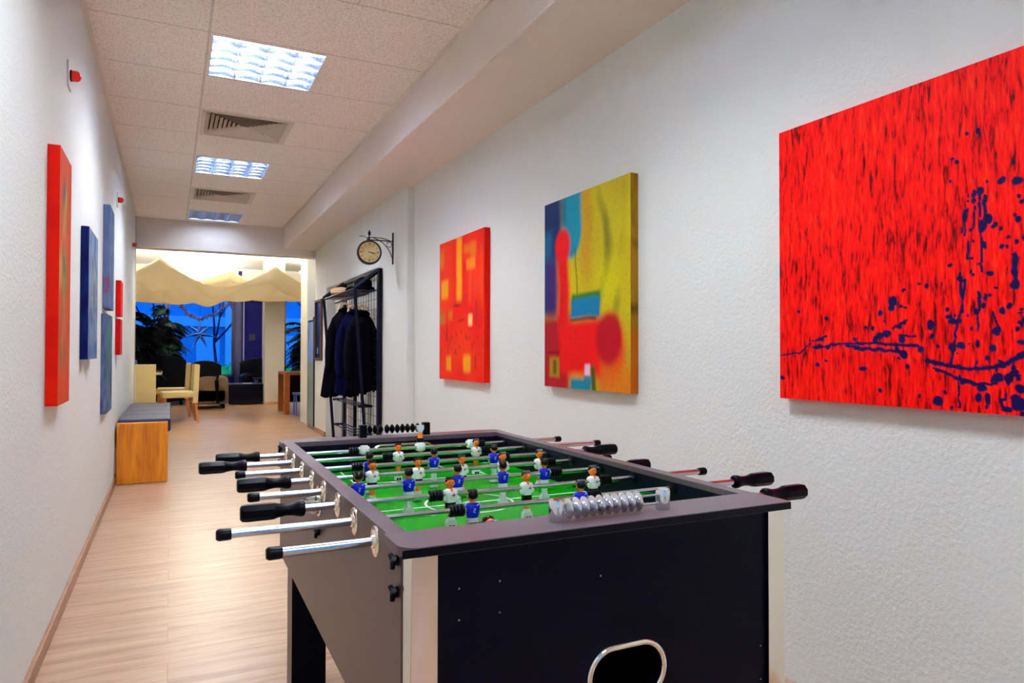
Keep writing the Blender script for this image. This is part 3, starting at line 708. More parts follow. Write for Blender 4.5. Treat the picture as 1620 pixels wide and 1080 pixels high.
# front panel with the ball return cut-out
def stadium(cx,cz,hw,hh,n=16):
    p=[]
    for k in range(n+1):
        a=-PI/2+PI*k/n; p.append((cx+hw-hh+hh*math.cos(a),cz+hh*math.sin(a)))
    for k in range(n+1):
        a=PI/2+PI*k/n; p.append((cx-hw+hh+hh*math.cos(a),cz+hh*math.sin(a)))
    return p
def holed(mb,x0,x1,z0,z1,hole,y0,y1):
    """plate in the xz plane with one opening"""
    n=len(hole); cx=sum(p[0] for p in hole)/n; cz=sum(p[1] for p in hole)/n; out=[]
    for hx,hz in hole:
        dx,dz=hx-cx,hz-cz; ks=[]
        if dx>1e-9: ks.append((x1-cx)/dx)
        if dx<-1e-9: ks.append((x0-cx)/dx)
        if dz>1e-9: ks.append((z1-cz)/dz)
        if dz<-1e-9: ks.append((z0-cz)/dz)
        k=min(ks); out.append((cx+dx*k,cz+dz*k))
    for i in range(n):
        j=(i+1)%n
        a,b,c_,d_=hole[i],hole[j],out[j],out[i]
        # corner of the rectangle between two rays
        poly=[a,b,c_]
        if abs(c_[0]-d_[0])>1e-6 and abs(c_[1]-d_[1])>1e-6:
            X=x1 if max(c_[0],d_[0])>x1-1e-6 else x0; Z=z1 if max(c_[1],d_[1])>z1-1e-6 else z0
            poly.append((X,Z))
        poly.append(d_)
        k=len(poly)
        mb.add([(p[0],y0,p[1]) for p in poly]+[(p[0],y1,p[1]) for p in poly],[tuple(range(k)),tuple(range(2*k-1,k-1,-1)),(0,1,k+1,k)])
hole=stadium(.366,.556,.067,.040)
m=MB(); holed(m,.012,TW-.012,.40,TT-.013,hole,.006,.024)
fp=m.build('front_panel',M['panel'],T)
MB().tube([(p[0],.004,p[1]) for p in stadium(.366,.556,.0705,.0435,20)],.0052,10,closed=True).build('ball_return_ring',M['chrome_strip'],fp)
MB().box(.27,.46,.032,.16,.50,.504).box(.27,.46,.16,.164,.50,.61).box(.266,.27,.032,.164,.50,.61).box(.46,.464,.032,.164,.50,.61).box(.266,.464,.032,.164,.61,.614).build('ball_return_tray',M['black_plastic'],fp)
for u,w in ((.082,.728),(.145,.730),(.082,.684),(.145,.685),(.648,.547),(.648,.489),(.317,.714)): MB().lathe((u,.0065,w),(0,-1,0),[(0,.0016),(.0012,.0014)],8).build('screw',M['steel'],fp)
MB().box(.028,TW-.028,TL-.030,TL-.012,.46,TT-.013).build('back_panel',M['panel'],T)
# chrome corner protectors : rounded L strips
def corner(sx,sy,name='corner_protector'):
    x0=.004 if sx<0 else TW-.004; y0=.001 if sy<0 else TL-.001; zb=.02 if sy<0 else .46
    r=.013; out=[]; inn=[]
    fx=-sx; fy=-sy
    pts=[(x0+fx*.046,y0)]+[(x0+fx*(r-r*math.sin(PI/2*k/8)),y0+fy*(r-r*math.cos(PI/2*k/8))) for k in range(9)]+[(x0-0*fx,y0+fy*.016)]
    pin=[(x0+fx*.046,y0+fy*.002)]+[(x0+fx*(r-(r-.002)*math.sin(PI/2*k/8)),y0+fy*(r-(r-.002)*math.cos(PI/2*k/8))) for k in range(9)]+[(x0+fx*.002,y0+fy*.016)]
    off=lambda P,d:[(a-fx*d,b-fy*d) for a,b in P]
    n=len(pts); A=off(pts,.002); B=off(pin,.002)
    m=MB(); vs=[(a,b,zb) for a,b in A]+[(a,b,TT-.0135) for a,b in A]+[(a,b,zb) for a,b in B]+[(a,b,TT-.0135) for a,b in B]
    fs=[]
    for i in range(n-1):
        fs+= [(i,i+1,n+i+1,n+i),(2*n+i+1,2*n+i,3*n+i,3*n+i+1),(n+i,n+i+1,3*n+i+1,3*n+i),(i+1,i,2*n+i,2*n+i+1)]
    fs+=[(0,n,3*n,2*n),(n-1,3*n-1,4*n-1,2*n-1)]
    m.add(vs,fs,0,False); o=m.build(name,M['chrome_strip'],T)
    for p in o.data.polygons: p.use_smooth=True
    o.data.set_sharp_from_angle(angle=R(50))
    return o
for sx in (-1,1):
    for sy in (-1,1): corner(sx,sy)
# legs
for x0 in (0.003,TW-.093):
    for y0,y1 in ((.026,.11),(1.035,1.12)):
        lg=MB().box(x0,x0+.09,y0,y1,0.0,.50); lg.m[2]=1; lg.build('leg',[M['side'],M['panel']],T)  # near face alone is black, its shade painted in
# top rim : two end boards with rounded outer corners, two side strips
def rounded(x0,x1,y0,y1,r,corners,n=8):
    P=[]
    for cx,cy,a0,k in ((x1-r,y1-r,0,0),(x0+r,y1-r,PI/2,1),(x0+r,y0+r,PI,2),(x1-r,y0+r,1.5*PI,3)):
        if k in corners:
            P+=[(cx+r*math.cos(a0+PI/2*i/n),cy+r*math.sin(a0+PI/2*i/n)) for i in range(n+1)]
        else: P.append((x1 if k in (0,3) else x0, y1 if k in (0,1) else y0))
    return P
m=MB(); m.prism(rounded(-.004,TW+.004,-.004,.088,.028,(2,)),'z',TT-.0135,TT)
m.build('end_board',[M['rim']],T,bevel=.0012)
m=MB(); m.prism(rounded(-.004,TW+.004,1.205,TL+.004,.020,(0,1)),'z',TT-.0135,TT)
m.build('end_board',[M['rim']],T,bevel=.0012)
MB().box(0.0005,.0305,.088,1.205,TT-.012,TT+.0002).build('side_rim',M['rim'],T,bevel=.001)
MB().box(TW-.0305,TW-.0005,.088,1.205,TT-.012,TT+.0002).build('side_rim',M['rim'],T,bevel=.001)
MB().box(-.0035,TW+.0035,-.0035-.0008,-.0035,TT-.013,TT-.0015).build('edge_band',M['edge_band'],T)
# playfield
def field_material():
    n=NT('green playfield'); co=n.coord(); f=n.noise(co,3,2)
    n.base(n.mix(f,lin((0,136,0)),lin((0,152,2)))); n.set(Roughness=.3,Specular_IOR_Level=.18); return n.m
pf=MB().box(.028,TW-.028,.072,1.208,PFZ-.012,PFZ).build('playfield',field_material(),T)
m=MB(); lz_=PFZ; th=.0006; UC,VC=TW/2,.6375
def ring(cu,cv,r,w_,a0=0,a1=2*PI,n=48,ru=None):
    P=[]
    for k in range(n+1):
        a=a0+(a1-a0)*k/n
        P.append((math.cos(a),math.sin(a)))
    for k in range(n):
        (c0,s0),(c1,s1)=P[k],P[k+1]
        q=[(cu+c0*(r-w_/2),cv+s0*(r-w_/2)),(cu+c0*(r+w_/2),cv+s0*(r+w_/2)),(cu+c1*(r+w_/2),cv+s1*(r+w_/2)),(cu+c1*(r-w_/2),cv+s1*(r-w_/2))]
        m.add([(a,b,lz_+th) for a,b in q],[(0,1,2,3)])
def bar(u0,u1,v0,v1): m.box(u0,u1,v0,v1,lz_,lz_+th)
ring(UC,VC,.105,.006); ring(UC,VC,.007,.014,n=20); bar(.03,TW-.03,VC-.003,VC+.003)
for s_,v0 in ((1,.075),(-1,1.2)):
    bar(.16,.166,min(v0,v0+s_*.22),max(v0,v0+s_*.22)); bar(TW-.166,TW-.16,min(v0,v0+s_*.22),max(v0,v0+s_*.22)); bar(.16,TW-.16,v0+s_*.22-.003,v0+s_*.22+.003)
    bar(.235,.241,min(v0,v0+s_*.10),max(v0,v0+s_*.10)); bar(TW-.241,TW-.235,min(v0,v0+s_*.10),max(v0,v0+s_*.10)); bar(.235,TW-.235,v0+s_*.10-.003,v0+s_*.10+.003)
    ring(UC,v0+s_*.165,.115,.006,(R(29) if s_>0 else R(209)),(R(151) if s_>0 else R(331)),24)
for u_,v_,a0 in ((.03,.09,0),(TW-.03,.09,PI/2),(TW-.03,1.19,PI),(.03,1.19,1.5*PI)): ring(u_,v_,.05,.005,a0,a0+PI/2,12)
m.build('field_lines',plain('white field print',(236,250,236),.3,var=.02),pf)
# goal ends inside
m=MB(); gh=stadium(.357,.722,.098,.036)
m2=MB(); holed(m2,.028,TW-.028,PFZ-.04,TT-.0135,stadium(.357,.735,.105,.034),1.193,1.203); m2.build('goal_end_panel',M['inner'],T)
m2=MB(); holed(m2,.028,TW-.028,PFZ-.04,TT-.0135,stadium(.357,.735,.105,.034),.074,.084); m2.build('goal_end_panel',M['inner'],T)
for v_,nm in ((1.190,'goal_ring'),(.0865,'goal_ring')):
    MB().tube([(p[0],v_,p[1]) for p in stadium(.357,.735,.109,.038,20)],.0045,8,closed=True).build(nm,M['steel'],T)
MB().box(.2,.5,1.206,1.245,PFZ-.06,TT-.02).build('goal_pocket',M['black_plastic'],T)
# side ball cup
cup=MB().lathe((0,.625,.739),(-1,0,0),[(-.002,.033),(.003,.033),(.004,.031)],28).build('ball_entry_plate',M['chrome_strip'],T)
m=MB()
def cupf(u,v):
    a=PI+PI*u if False else PI/2+PI*u
    r_=.032*(1-.55*v*v)
    return (-.002+min(0,math.cos(a))*r_*1.0, .625+math.sin(a)*r_*.9,.745-.030*v)
m.grid(cupf,20,8); m.build('ball_entry_cup',M['steel'],cup,solid=.002)
# black thumb bolts
for v_,w_ in ((.030,.772),(.030,.728),(.625,.672),(1.235,.776),(1.235,.735)):
    m=MB(); m.lathe((0.0,v_,w_),(-1,0,0),[(-.001,.0075),(.003,.0075),(.004,.005),(.009,.005)],14)
    for a in (.5,2.6,4.7): m.tube([(-.006,v_,w_),(-.0075,v_+.0115*math.cos(a),w_+.0115*math.sin(a))],[.0045,.0035],8)
    m.build('thumb_bolt',M['black_plastic'],T)
# score counters
def bead(m,c,r=.0155,hw=.0078):
    m.lathe((c[0]-hw,c[1],c[2]),(1,0,0),[(0,.006),(.001,.008),(hw*.75,r*.93),(hw*.95,r),(hw*1.05,r),(hw*1.25,r*.93),(2*hw-.001,.008),(2*hw,.006)],24)
sc_=MB().cyl((.262,.045,.820),(.467,.045,.820),.0022,8).cyl((.262,.045,.806),(.467,.045,.806),.0022,8).build('score_counter',M['steel'],T); sc_['label']='chrome score counter with silver beads on the near end'
for u in (.260,.467):
    m=MB(); m.lathe((u,.045,TT),(0,0,1),[(0,.0118),(.0015,.0123),(.0315,.0123),(.034,.0112),(.0345,.008)],28); m.build('counter_post',M['chrome'],sc_)
for k in range(10):
    m=MB(); bead(m,(.282+.0147*k,.045,.8135),.0165,.0066); m.build('bead',plain('silver bead',(214,214,218),.22,1,var=.02) if k==0 else bpy.data.materials['silver bead'],sc_)
sc2=MB().cyl((.245,1.240,.818),(.445,1.240,.818),.0022,8).build('score_counter',M['steel'],T); sc2['label']='black score counter on the far end'
for u in (.241,.446): MB().box(u-.011,u+.011,1.229,1.251,TT,.834).build('counter_post',M['black_plastic'],sc2,bevel=.001)
for k in range(10):
    uu=.263+.0168*k+(.004 if k>2 else 0)
    m=MB(); bead(m,(uu,1.240,.818),.0150,.0072); m.build('bead',M['black_plastic'],sc2)

# ---- players
skin=plain('orange figure skin',(252,130,40),.4,0,.25); hair=plain('black figure hair',(5,3,6),.3,0,.3,var=.3)
white=plain('white figure shirt',(250,250,250),.35); wsock=plain('white figure socks',(216,226,228),.35)
black=plain('black figure shorts',(8,5,12),.35,0,.25); blue=plain('blue figure shirt',(6,30,205),.35,0,.25); badge=plain('shirt badge',(40,34,34),.5); bnum=plain('pale shirt number',(206,214,250),.5)
pale=plain('pale blue sleeve',(198,212,240),.35)
def ering(m,secs,mat,n=18):
    """closed body from elliptical sections (z, rx, ry, cy)"""
    vs=[];fs=[]
    for z,rx,ry,cy in secs:
        for k in range(n):
            a=2*PI*k/n; ex=.8
            c_,s_=math.cos(a),math.sin(a)
            vs.append((math.copysign(abs(c_)**ex,c_)*rx,cy+math.copysign(abs(s_)**ex,s_)*ry,z))
    for i in range(len(secs)-1):
        for k in range(n):
            k2=(k+1)%n; fs.append((i*n+k,i*n+k2,(i+1)*n+k2,(i+1)*n+k))
    fs.append(tuple(range(n-1,-1,-1))); b=(len(secs)-1)*n; fs.append(tuple(b+k for k in range(n)))
    m.add(vs,fs,mat,True)
def figure_mesh(team,half=False):
    """one moulded footballer, rod axis at the origin, facing -y"""
    m=MB(); W=(team=='white')
    shirt=1
    # shirt with shoulders
    ering(m,[(-.0150,.0105,.0092,0),(-.008,.0126,.0104,0),(.000,.0142,.0110,0),(.006,.0146,.0100,0),(.0092,.0132,.0084,0),(.0114,.0088,.0064,0),(.0124,.0046,.0046,0)],shirt)
    # arms, moulded to the flanks
    for s_ in (-1,1):
        m.tube([(s_*.0118,0,.0080),(s_*.0142,-.001,.003),(s_*.0145,-.002,-.004),(s_*.0128,-.003,-.011)],[.0036,.0040,.0036,.0028],10,5)
    # collar V in skin
    if W: m.add([(-.0036,-.0075,.0118),(.0036,-.0075,.0118),(0,-.0104,.0050),(0,-.006,.0125)],[(0,1,2),(0,3,1),(0,2,3),(1,3,2)],0)
    if not half:
        m.cyl((0,0,.0100),(0,0,.0170),.0052,12,0)
        m.sphere((0,0,.0226),(.0090,.0092,.0106),18,14,0,fn=lambda q:1-.12*max(0,-q.z))
        m.add([(-.0016,-.0086,.0205),(.0016,-.0086,.0205),(0,-.0122,.0202),(0,-.0090,.0252)],[(0,1,2),(0,2,3),(1,3,2),(0,3,1)],0)   # nose
        for s_ in (-1,1):
            m.sphere((s_*.0091,.0005,.0220),(.0014,.0022,.0031),8,6,0)                       # ears
            m.sphere((s_*.0034,-.0084,.0238),(.0011,.0008,.0009),6,4,2)                       # eyes
            m.box(s_*.0034-.0014,s_*.0034+.0014,-.0090,-.0080,.0254,.0259,2)                  # brows
        m.box(-.0022,.0022,-.0090,-.0080,.0168,.0174,2)                                     # mouth
        def hf(q): return 1+.09*math.sin(q.x*14)*math.cos(q.y*11)*max(0,q.z+.2)
        m.sphere((0,.0030,.0262),(.0096,.0088,.0086),20,12,2,fn=hf)
        for k in range(6): m.tube([(-.0068+.0027*k,-.0058,.0312),(-.0068+.0027*k,-.001,.0350),(-.0068+.0027*k,.0062,.0330)],[.0014,.0019,.0014],6,2)
        # shorts
        ering(m,[(-.0280,.0112,.0084,0),(-.022,.0114,.0092,0),(-.0155,.0108,.0094,0),(-.0140,.0098,.0088,0)],3)
        # legs and foot block
        ering(m,[(-.046,.0062,.0054,0),(-.040,.0068,.0058,0),(-.0275,.0085,.0066,0)],0 if W else 4)
        ering(m,[(-.052,.0084,.0064,-.0005),(-.0450,.0072,.0060,0)],4)
        m.prism([(-.0108,-.067),(.0108,-.067),(.0108,-.0555),(.0084,-.0505),(-.0084,-.0505),(-.0108,-.0555)],'y',-.0072,.0058,4)
        m.box(-.0060,-.0012,-.0092,-.0070,-.0668,-.0605,3); m.box(.0012,.0060,-.0092,-.0070,-.0668,-.0605,3)
    # badge / back number
    if W:
        m.tube([(.0035+.0024*math.cos(a),-.0111,.0005+.0024*math.sin(a)) for a in [R(170+26*k) for k in range(9)]],.0009,5,6); m.box(.0030,.0042,-.0118,-.0108,.0006,.0034,6)
    else:
        for (xa,za,xb,zb) in ((-.0012,.002,.0012,.002),(-.0012,.002,-.0012,-.0005),(-.0012,-.0005,.0012,-.001),(.0012,-.001,.0010,-.0035),(-.0012,-.004,.0010,-.0035)):
            m.tube([(xa*1.4,.0110,za*1.2),(xb*1.4,.0110,zb*1.2)],.0008,5,6)
        m.tube([(-.0085,.0072,.0085),(-.0055,.0088,.0078)],.0011,5,6)
    mats=[skin,white if W else blue,hair,black if W else wsock,wsock,white if W else pale,badge if W else bnum]
    return m,mats
m_,mt=figure_mesh('white'); FW=m_.build('player_figure',mt); m_,mt=figure_mesh('blue'); FB=m_.build('player_figure',mt); m_,mt=figure_mesh('white',True); FH=m_.build('player_figure',mt)
me_w,me_b,me_h=FW.data,FB.data,FH.data
for o in (FW,FB,FH): bpy.data.objects.remove(o)
def put(me,parent,u,rx=0,rz=0,label=None):
    o=bpy.data.objects.new('player_figure',me); COL.objects.link(o); o.parent=parent; o.location=(u,0,0); o.rotation_euler=(rx,0,rz)
    if label: o['label']=label
    return o
# rod: left end, right end, handle side, team, figures, tilt about the rod
rods=[(-.161,.911,'R','blue',[.20,.355,.51],R(84)),
      (-.221,.963,'R','blue',[.217,.450],R(0)),
      (-.175,.893,'L','white',[.226,.400,.568],R(-3)),
      (-.151,.826,'R','blue',[.071,.181,.296,.409,.519],R(2)),
      (-.161,.803,'L','white',[.136,.248,.362,.474,.580],R(0)),
      (-.155,.915,'R','blue',[.164,.337,.512],R(0)),
      (-.230,.949,'L','white',[.281,.517],R(0)),
      (-.185,.884,'L','white',[.219,.392,.558],R(176))]
RO,RI=.0070,.0056
def handle_mesh(sgn):
    """black moulded grip, outer end at the origin, running towards the table along +x*sgn"""
    m=MB(); n=8
    prof=[(0,.0115),(.003,.0150),(.012,.0162),(.052,.0158),(.060,.0150)]
    vs=[];fs=[]
    for t_,r_ in prof:
        for k in range(n):
            a=2*PI*(k+.5)/n; vs.append((sgn*t_,math.cos(a)*r_,math.sin(a)*r_))
    for i in range(len(prof)-1):
        for k in range(n): fs.append((i*n+k,i*n+(k+1)%n,(i+1)*n+(k+1)%n,(i+1)*n+k))
    fs.append(tuple(range(n))); fs.append(tuple((len(prof)-1)*n+k for k in range(n)))
    m.add(vs,fs,0,False)
    m.lathe((sgn*.058,0,0),(sgn,0,0),[(0,.0148),(.010,.0122),(.022,.0108),(.034,.0118),(.042,.0140),(.047,.0150),(.052,.0146),(.0545,.0120)],24)
    return m
def cap_mesh(sgn):
    return MB().lathe((0,0,0),(sgn,0,0),[(0,.0068),(.0025,.0090),(.005,.0098),(.018,.0094),(.0225,.0088),(.023,.0072)],20)
HL=handle_mesh(1).build('handle',M['black_plastic'],fix=True); HR=handle_mesh(-1).build('handle',M['black_plastic']); KL=cap_mesh(1).build('end_cap',M['black_rubber']); KR=cap_mesh(-1).build('end_cap',M['black_rubber'])
protos={k:o.data for k,o in (('HL',HL),('HR',HR),('KL',KL),('KR',KR))}
for o in (HL,HR,KL,KR): bpy.data.objects.remove(o)
m=MB()
for k in range(4): m.lathe((-.014+.007*k,0,0),(1,0,0),[(0,.0092),(.001,.0112),(.005,.0116),(.0062,.0108),(.007,.0092)],20)
bm_=m.build('bumper',M['black_rubber']); bump_me=bm_.data; bpy.data.objects.remove(bm_)
m=MB(); m.lathe((0,0,0),(-1,0,0),[(0,.0235),(.0026,.0235),(.0036,.0222),(.0038,.0108),(.0075,.0100),(.0084,.0084)],32)
for k in range(3):
    a=PI/2+2*PI*k/3; m.lathe((-.003,.0165*math.cos(a),.0165*math.sin(a)),(-1,0,0),[(0,.0018),(.0012,.0014)],8)
fo=m.build('flange_plate',M['chrome_strip']); fl_me=fo.data; bpy.data.objects.remove(fo)
m=MB().lathe((0,0,0),(-1,0,0),[(0,.014),(.003,.0135),(.004,.010)],20); io=m.build('inner_bushing',M['black_plastic']); in_me=io.data; bpy.data.objects.remove(io)
def child(nm,me,p,x,rz=0):
    o=bpy.data.objects.new(nm,me); COL.objects.link(o); o.parent=p; o.location=(x,0,0); o.rotation_euler.z=rz; return o
for (a,b,hs,team,us,tilt),v in zip(rods,RV):
    m=MB(); m.cyl((a+.004,0,0),(-.002,0,0),RO,20); m.cyl((-.004,0,0),(TW+.004,0,0),RI,16); m.cyl((TW+.002,0,0),(b-.004,0,0),RO,20)
    rod=m.build('rod',M['steel'],T,loc=(0,v,RZ)); rod['label']='chrome rod of the %s team'%team
    child('handle' if hs=='L' else 'end_cap',protos['HL' if hs=='L' else 'KL'],rod,a)
    child('handle' if hs=='R' else 'end_cap',protos['HR' if hs=='R' else 'KR'],rod,b)
    child('flange_plate',fl_me,rod,0); child('flange_plate',fl_me,rod,TW,PI)
    child('inner_bushing',in_me,rod,TW-.030); child('inner_bushing',in_me,rod,.030,PI)
    for i,u in enumerate(us):
        me=me_w if team=='white' else me_b
        if v>1.1 and i!=1: me=me_h
        fac=PI if team=='blue' else 0
        # figures of the team facing away are turned about the vertical
        put(me,rod,u,tilt,fac,'%s-shirted figure, %s'%(team,'back to the viewer' if team=='blue' else 'facing the viewer'))
    child('bumper',bump_me,rod,us[0]-.0315 if us[0]>.09 else us[0]-.0285); child('bumper',bump_me,rod,us[-1]+.0315)

# ------------------------------------------------------------------ the lounge
# glass cabinet in the recess
t=empty('glass_cabinet',(1.755,9.72,0)); cw,cd,ch=.40,.44,1.50
gl=plain('greenish cabinet glass',(150,178,176),.08,0,.8); gl2=NT('tinted glass'); gl2.set(Base_Color=lin((176,200,198)),Roughness=.08,Transmission_Weight=.35,IOR=1.3); gl2=gl2.m
m=MB()
for x in (0,cw-.02):
    for y in (0,cd-.02): m.box(x,x+.02,y,y+.02,0,ch)
m.box(0,cw,0,cd,ch-.02,ch+.01).box(0,cw,0,cd,0,.06)
m.build('frame',plain('black cabinet frame',(20,20,30),.4),t,bevel=.002)
MB().box(.002,.008,.02,cd-.02,.06,ch-.02).build('side_glass',gl2,t); MB().box(.02,cw-.02,.004,.009,.06,ch-.02).build('front_glass',gl2,t)
MB().box(.02,cw-.02,cd-.012,cd-.004,.06,ch-.02).box(cw-.012,cw-.004,.02,cd-.02,.06,ch-.02).build('back_board',plain('pale cabinet lining',(176,196,192),.6),t)
for z in (.45,.80,1.15): MB().box(.012,cw-.012,.012,cd-.012,z,z+.008).build('shelf',gl2,t)
tag(t,'tall glass display cabinet with black frame in the recess at the corridor end','cabinet')
o=MB().lathe((0,0,0),(0,0,1),[(0,.03),(.01,.035),(.08,.04),(.11,.02),(.16,.015),(.17,.018)],16).build('red_vase',plain('red glaze',(170,30,24),.3),None,loc=(1.85,9.85,.458)); tag(o,'small red vase on the lowest shelf of the glass cabinet','vase')
o=MB().lathe((0,0,0),(0,0,1),[(0,.035),(.01,.045),(.03,.048),(.05,.03),(.06,.012),(.08,.012),(.082,.004)],16).build('black_bowl',M['black_plastic'],None,loc=(1.83,9.92,1.511)); tag(o,'small black lidded pot on top of the glass cabinet','pot')

# fabric canopy
def cloth_mat():
    n=NT('cream canopy cloth'); co=n.coord(); f=n.noise(co,3,3)
    n.base(n.mix(f,lin((236,226,198)),lin((246,238,214)))); n.set(Roughness=.9,Specular_IOR_Level=.1)
    tr=n.new('ShaderNodeBsdfTranslucent'); tr.inputs[0].default_value=(*lin((252,247,230)),1)
    mx_=n.new('ShaderNodeMixShader'); mx_.inputs[0].default_value=.17
    n.link(n.b.outputs[0],mx_.inputs[1]); n.link(tr.outputs[0],mx_.inputs[2]); n.link(mx_.outputs[0],n.out.inputs[0]); return n.m
CM=cloth_mat()
def interp(xs,x):
    for (a,fa),(b,fb) in zip(xs,xs[1:]):
        if x<=b:
            k=(x-a)/(b-a); return fa+(fb-fa)*k
    return xs[-1][1]
def near_edge(x):
    # hung at x=-0.152 and x=1.428, sagging between
    pk=[(-3.2,2.40),(-1.70,2.39),(-.152,2.396),(1.428,2.37),(3.0,2.37),(4.4,2.38)]
    for (a,za),(b,zb) in zip(pk,pk[1:]):
        if x<=b:
            k=(x-a)/(b-a); s_=abs(2*k-1)
            sag=.37 if b-a>1.3 else .2
            # catenary with a sharp point at the hooks
            return za+(zb-za)*k - sag*(1-s_**1.7)
    return 2.38
def far_hem(x):
    xs=[(-3.2,1.95),(-1.6,1.93),(-.535,1.885),(.09,1.855),(.5,1.93),(.884,1.99),(1.2,1.975),(1.5,1.956),(2.1,1.99),(3.0,1.93),(4.4,1.97)]
    for (a,za),(b,zb) in zip(xs,xs[1:]):
        if x<=b: k=sst(a,b,x); return za+(zb-za)*k
    return 1.97
def canopy(name,y0,y1,zf,hf,x0,x1,lab,seed=0):
    m=MB()
    def fn(u,v):
        x=x0+(x1-x0)*u; zn=zf(x); zh=hf(x)
        y=y0+(y1-y0)*v
        s_=v**.72
        z=zn+(zh-zn)*s_ - .10*math.sin(PI*v)*(.6+.4*math.sin(x*2.1+seed)) 
        z+= .055*math.sin(v*15+x*2.2+1.5*math.sin(x*1.7))*math.sin(PI*v)+.03*math.sin(x*9-v*14+2*math.sin(x*2+seed))*math.sin(PI*v)*(1-v)*2
        z+= .11*(1-abs(math.sin(v*6.5+.9*math.sin(x*1.9+seed))))**3*math.sin(PI*v)+ .030*nz(x*3.2,v*7,seed)*math.sin(PI*v)
        return (x,y,z)
    m.grid(fn,150,44); o=m.build(name,CM,solid=.003); tag(o,lab,'canopy','cream ceiling canopies in the lounge'); return o
canopy('fabric_canopy',11.0,13.0,near_edge,far_hem,-3.2,4.3,'cream fabric canopy nearest the corridor, pinned up in two points and sagging between',0)
def ne2(x):
    pk=[(-2.4,2.50),(-.75,2.50),(.93,2.50),(2.5,2.50),(4.2,2.5)]
    for (a,za),(b,zb) in zip(pk,pk[1:]):
        if x<=b:
            k=(x-a)/(b-a); s_=abs(2*k-1); return za-.28*(1-s_**1.6)
    return 2.5
canopy('fabric_canopy',13.15,15.0,ne2,lambda x:2.16+.03*math.sin(x*3),-2.4,4.2,'second cream fabric canopy farther back, its peak showing between the points of the first',2)

# lounge ceiling lights above the canopies
lp=emit('lounge light panel',(255,248,238),1.5)
up_=emit('added ceiling glow',(255,250,240),42)  # upward glow, added to whiten the lounge ceiling
up2=emit('added ceiling glow soft',(255,250,240),14)
def room_light(x,y,lab,st=lp,up=None,hl=.62,gap=.155):
    t=empty('panel_light',(x,y,2.95)); g=gap
    MB().box(-hl,hl,-.16,.16,-g-.045,-g-.005).build('housing',refl,t); MB().box(-hl+.02,hl-.02,-.14,.14,-g-.051,-g-.0452).build('diffuser',st,t); MB().box(-hl+.02,hl-.02,-.14,.14,-g-.0048,-g).build('diffuser',up or up2,t)  # upper diffuser holds the glow added for the ceiling
    for x_ in (-hl+.1,hl-.1): MB().cyl((x_,0,-g-.01),(x_,0,0),.004,6).build('rod',M['steel'],t)
    tag(t,lab,'ceiling light','lounge ceiling lights'); return t
room_light(.60,12.2,'long lounge ceiling light hidden above the middle of the first canopy')
room_light(2.4,12.2,'long lounge ceiling light above the first canopy at the right'); room_light(-1.4,12.2,'long lounge ceiling light above the first canopy at the left')
room_light(.62,14.1,'short lounge ceiling light glowing between the two front canopy peaks',lp,up_,.32,.28)
room_light(-1.5,14.1,'short lounge ceiling light far left above the second canopy',lp,up_,.32,.28); room_light(2.6,14.1,'short lounge ceiling light far right above the second canopy',lp,up_,.32,.28)
room_light(.62,16.1,'added short light brightening the ceiling in front of the window lintel',lp,up2,.32,.28)  # added lamp, lightens the far strip of ceiling
room_light(.6,10.35,'added unseen light just behind the corridor lintel, brightening column and chairs',emit('added front fill',(255,248,238),.7))  # unseen lamp, added to light the column and chair fronts

# cream dining chairs
cream=plain('cream leather',(222,206,150),.5,0,.4,bump=.1); 
def make_chair():
    t=empty('dining_chair')
    m=MB(); m.box(-.23,.23,-.24,.22,.38,.47); m.build('seat',cream,t,bevel=.02,seg=3)
    m=MB(); m.prism([(.17,.30),(.24,.30),(.265,.86),(.255,.875),(.205,.875),(.195,.86)],'x',-.23,.23); m.build('backrest',cream,t,bevel=.012,seg=3)
    for sx in (-1,1):
        for yy,y2 in ((-.20,-.21),(.20,.25)):
            m=MB(); x=sx*.20
            m.add([(x-.022,yy-.022,.39),(x+.022,yy-.022,.39),(x+.022,yy+.022,.39),(x-.022,yy+.022,.39),(x-.015,y2-.015,0),(x+.015,y2-.015,0),(x+.015,y2+.015,0),(x-.015,y2+.015,0)],[(0,1,2,3),(7,6,5,4),(0,4,5,1),(1,5,6,2),(2,6,7,3),(3,7,4,0)])
            m.build('leg',M['leg_wood'],t)
    return t
ch=make_chair(); ch.location=(.12,11.62,0); ch.rotation_euler.z=R(-90)+R(4); tag(ch,'cream leather dining chair nearest the corridor, seen from its side','chair','cream dining chairs')
c2=copy_tree(ch); c2.location=(.045,12.75,0); c2.rotation_euler.z=R(-90)+R(-2); tag(c2,'cream dining chair half hidden behind the nearest side-on chair','chair','cream dining chairs')
c3=copy_tree(ch); c3.location=(-.42,11.9,0); c3.rotation_euler.z=R(184); c3.scale=(1.0,1,1); tag(c3,'cream dining chair at the left seen from behind','chair','cream dining chairs')
c3.rotation_euler.z=R(180)
# dining table
t=empty('dining_table',(-.62,12.75,0)); tw_=plain('pale table top',(232,222,196),.4)
MB().box(-.5,.5,-.55,.55,.70,.735).build('table_top',tw_,t,bevel=.005)
for x in (-.32,.32):
    for y in (-.42,.42): MB().box(x-.03,x+.03,y-.03,y+.03,0,.70).build('leg',M['leg_wood'],t)
tag(t,'pale topped dining table behind the cream chairs','table')
o=MB().lathe((0,0,0),(0,0,1),[(0,.05),(.01,.06),(.10,.062),(.13,.04),(.2,.03)],16).build('blue_jug',plain('blue jug',(60,110,190),.3),None,loc=(-.50,12.35,.7365)); tag(o,'blue glazed jug on the pale dining table','jug')
o=MB().box(-.14,.14,-.10,.10,0,.02).build('place_mat',plain('brown tray',(120,70,40),.6),None,loc=(-.26,12.45,.7365)); tag(o,'brown serving tray on the edge of the pale dining table','tray')

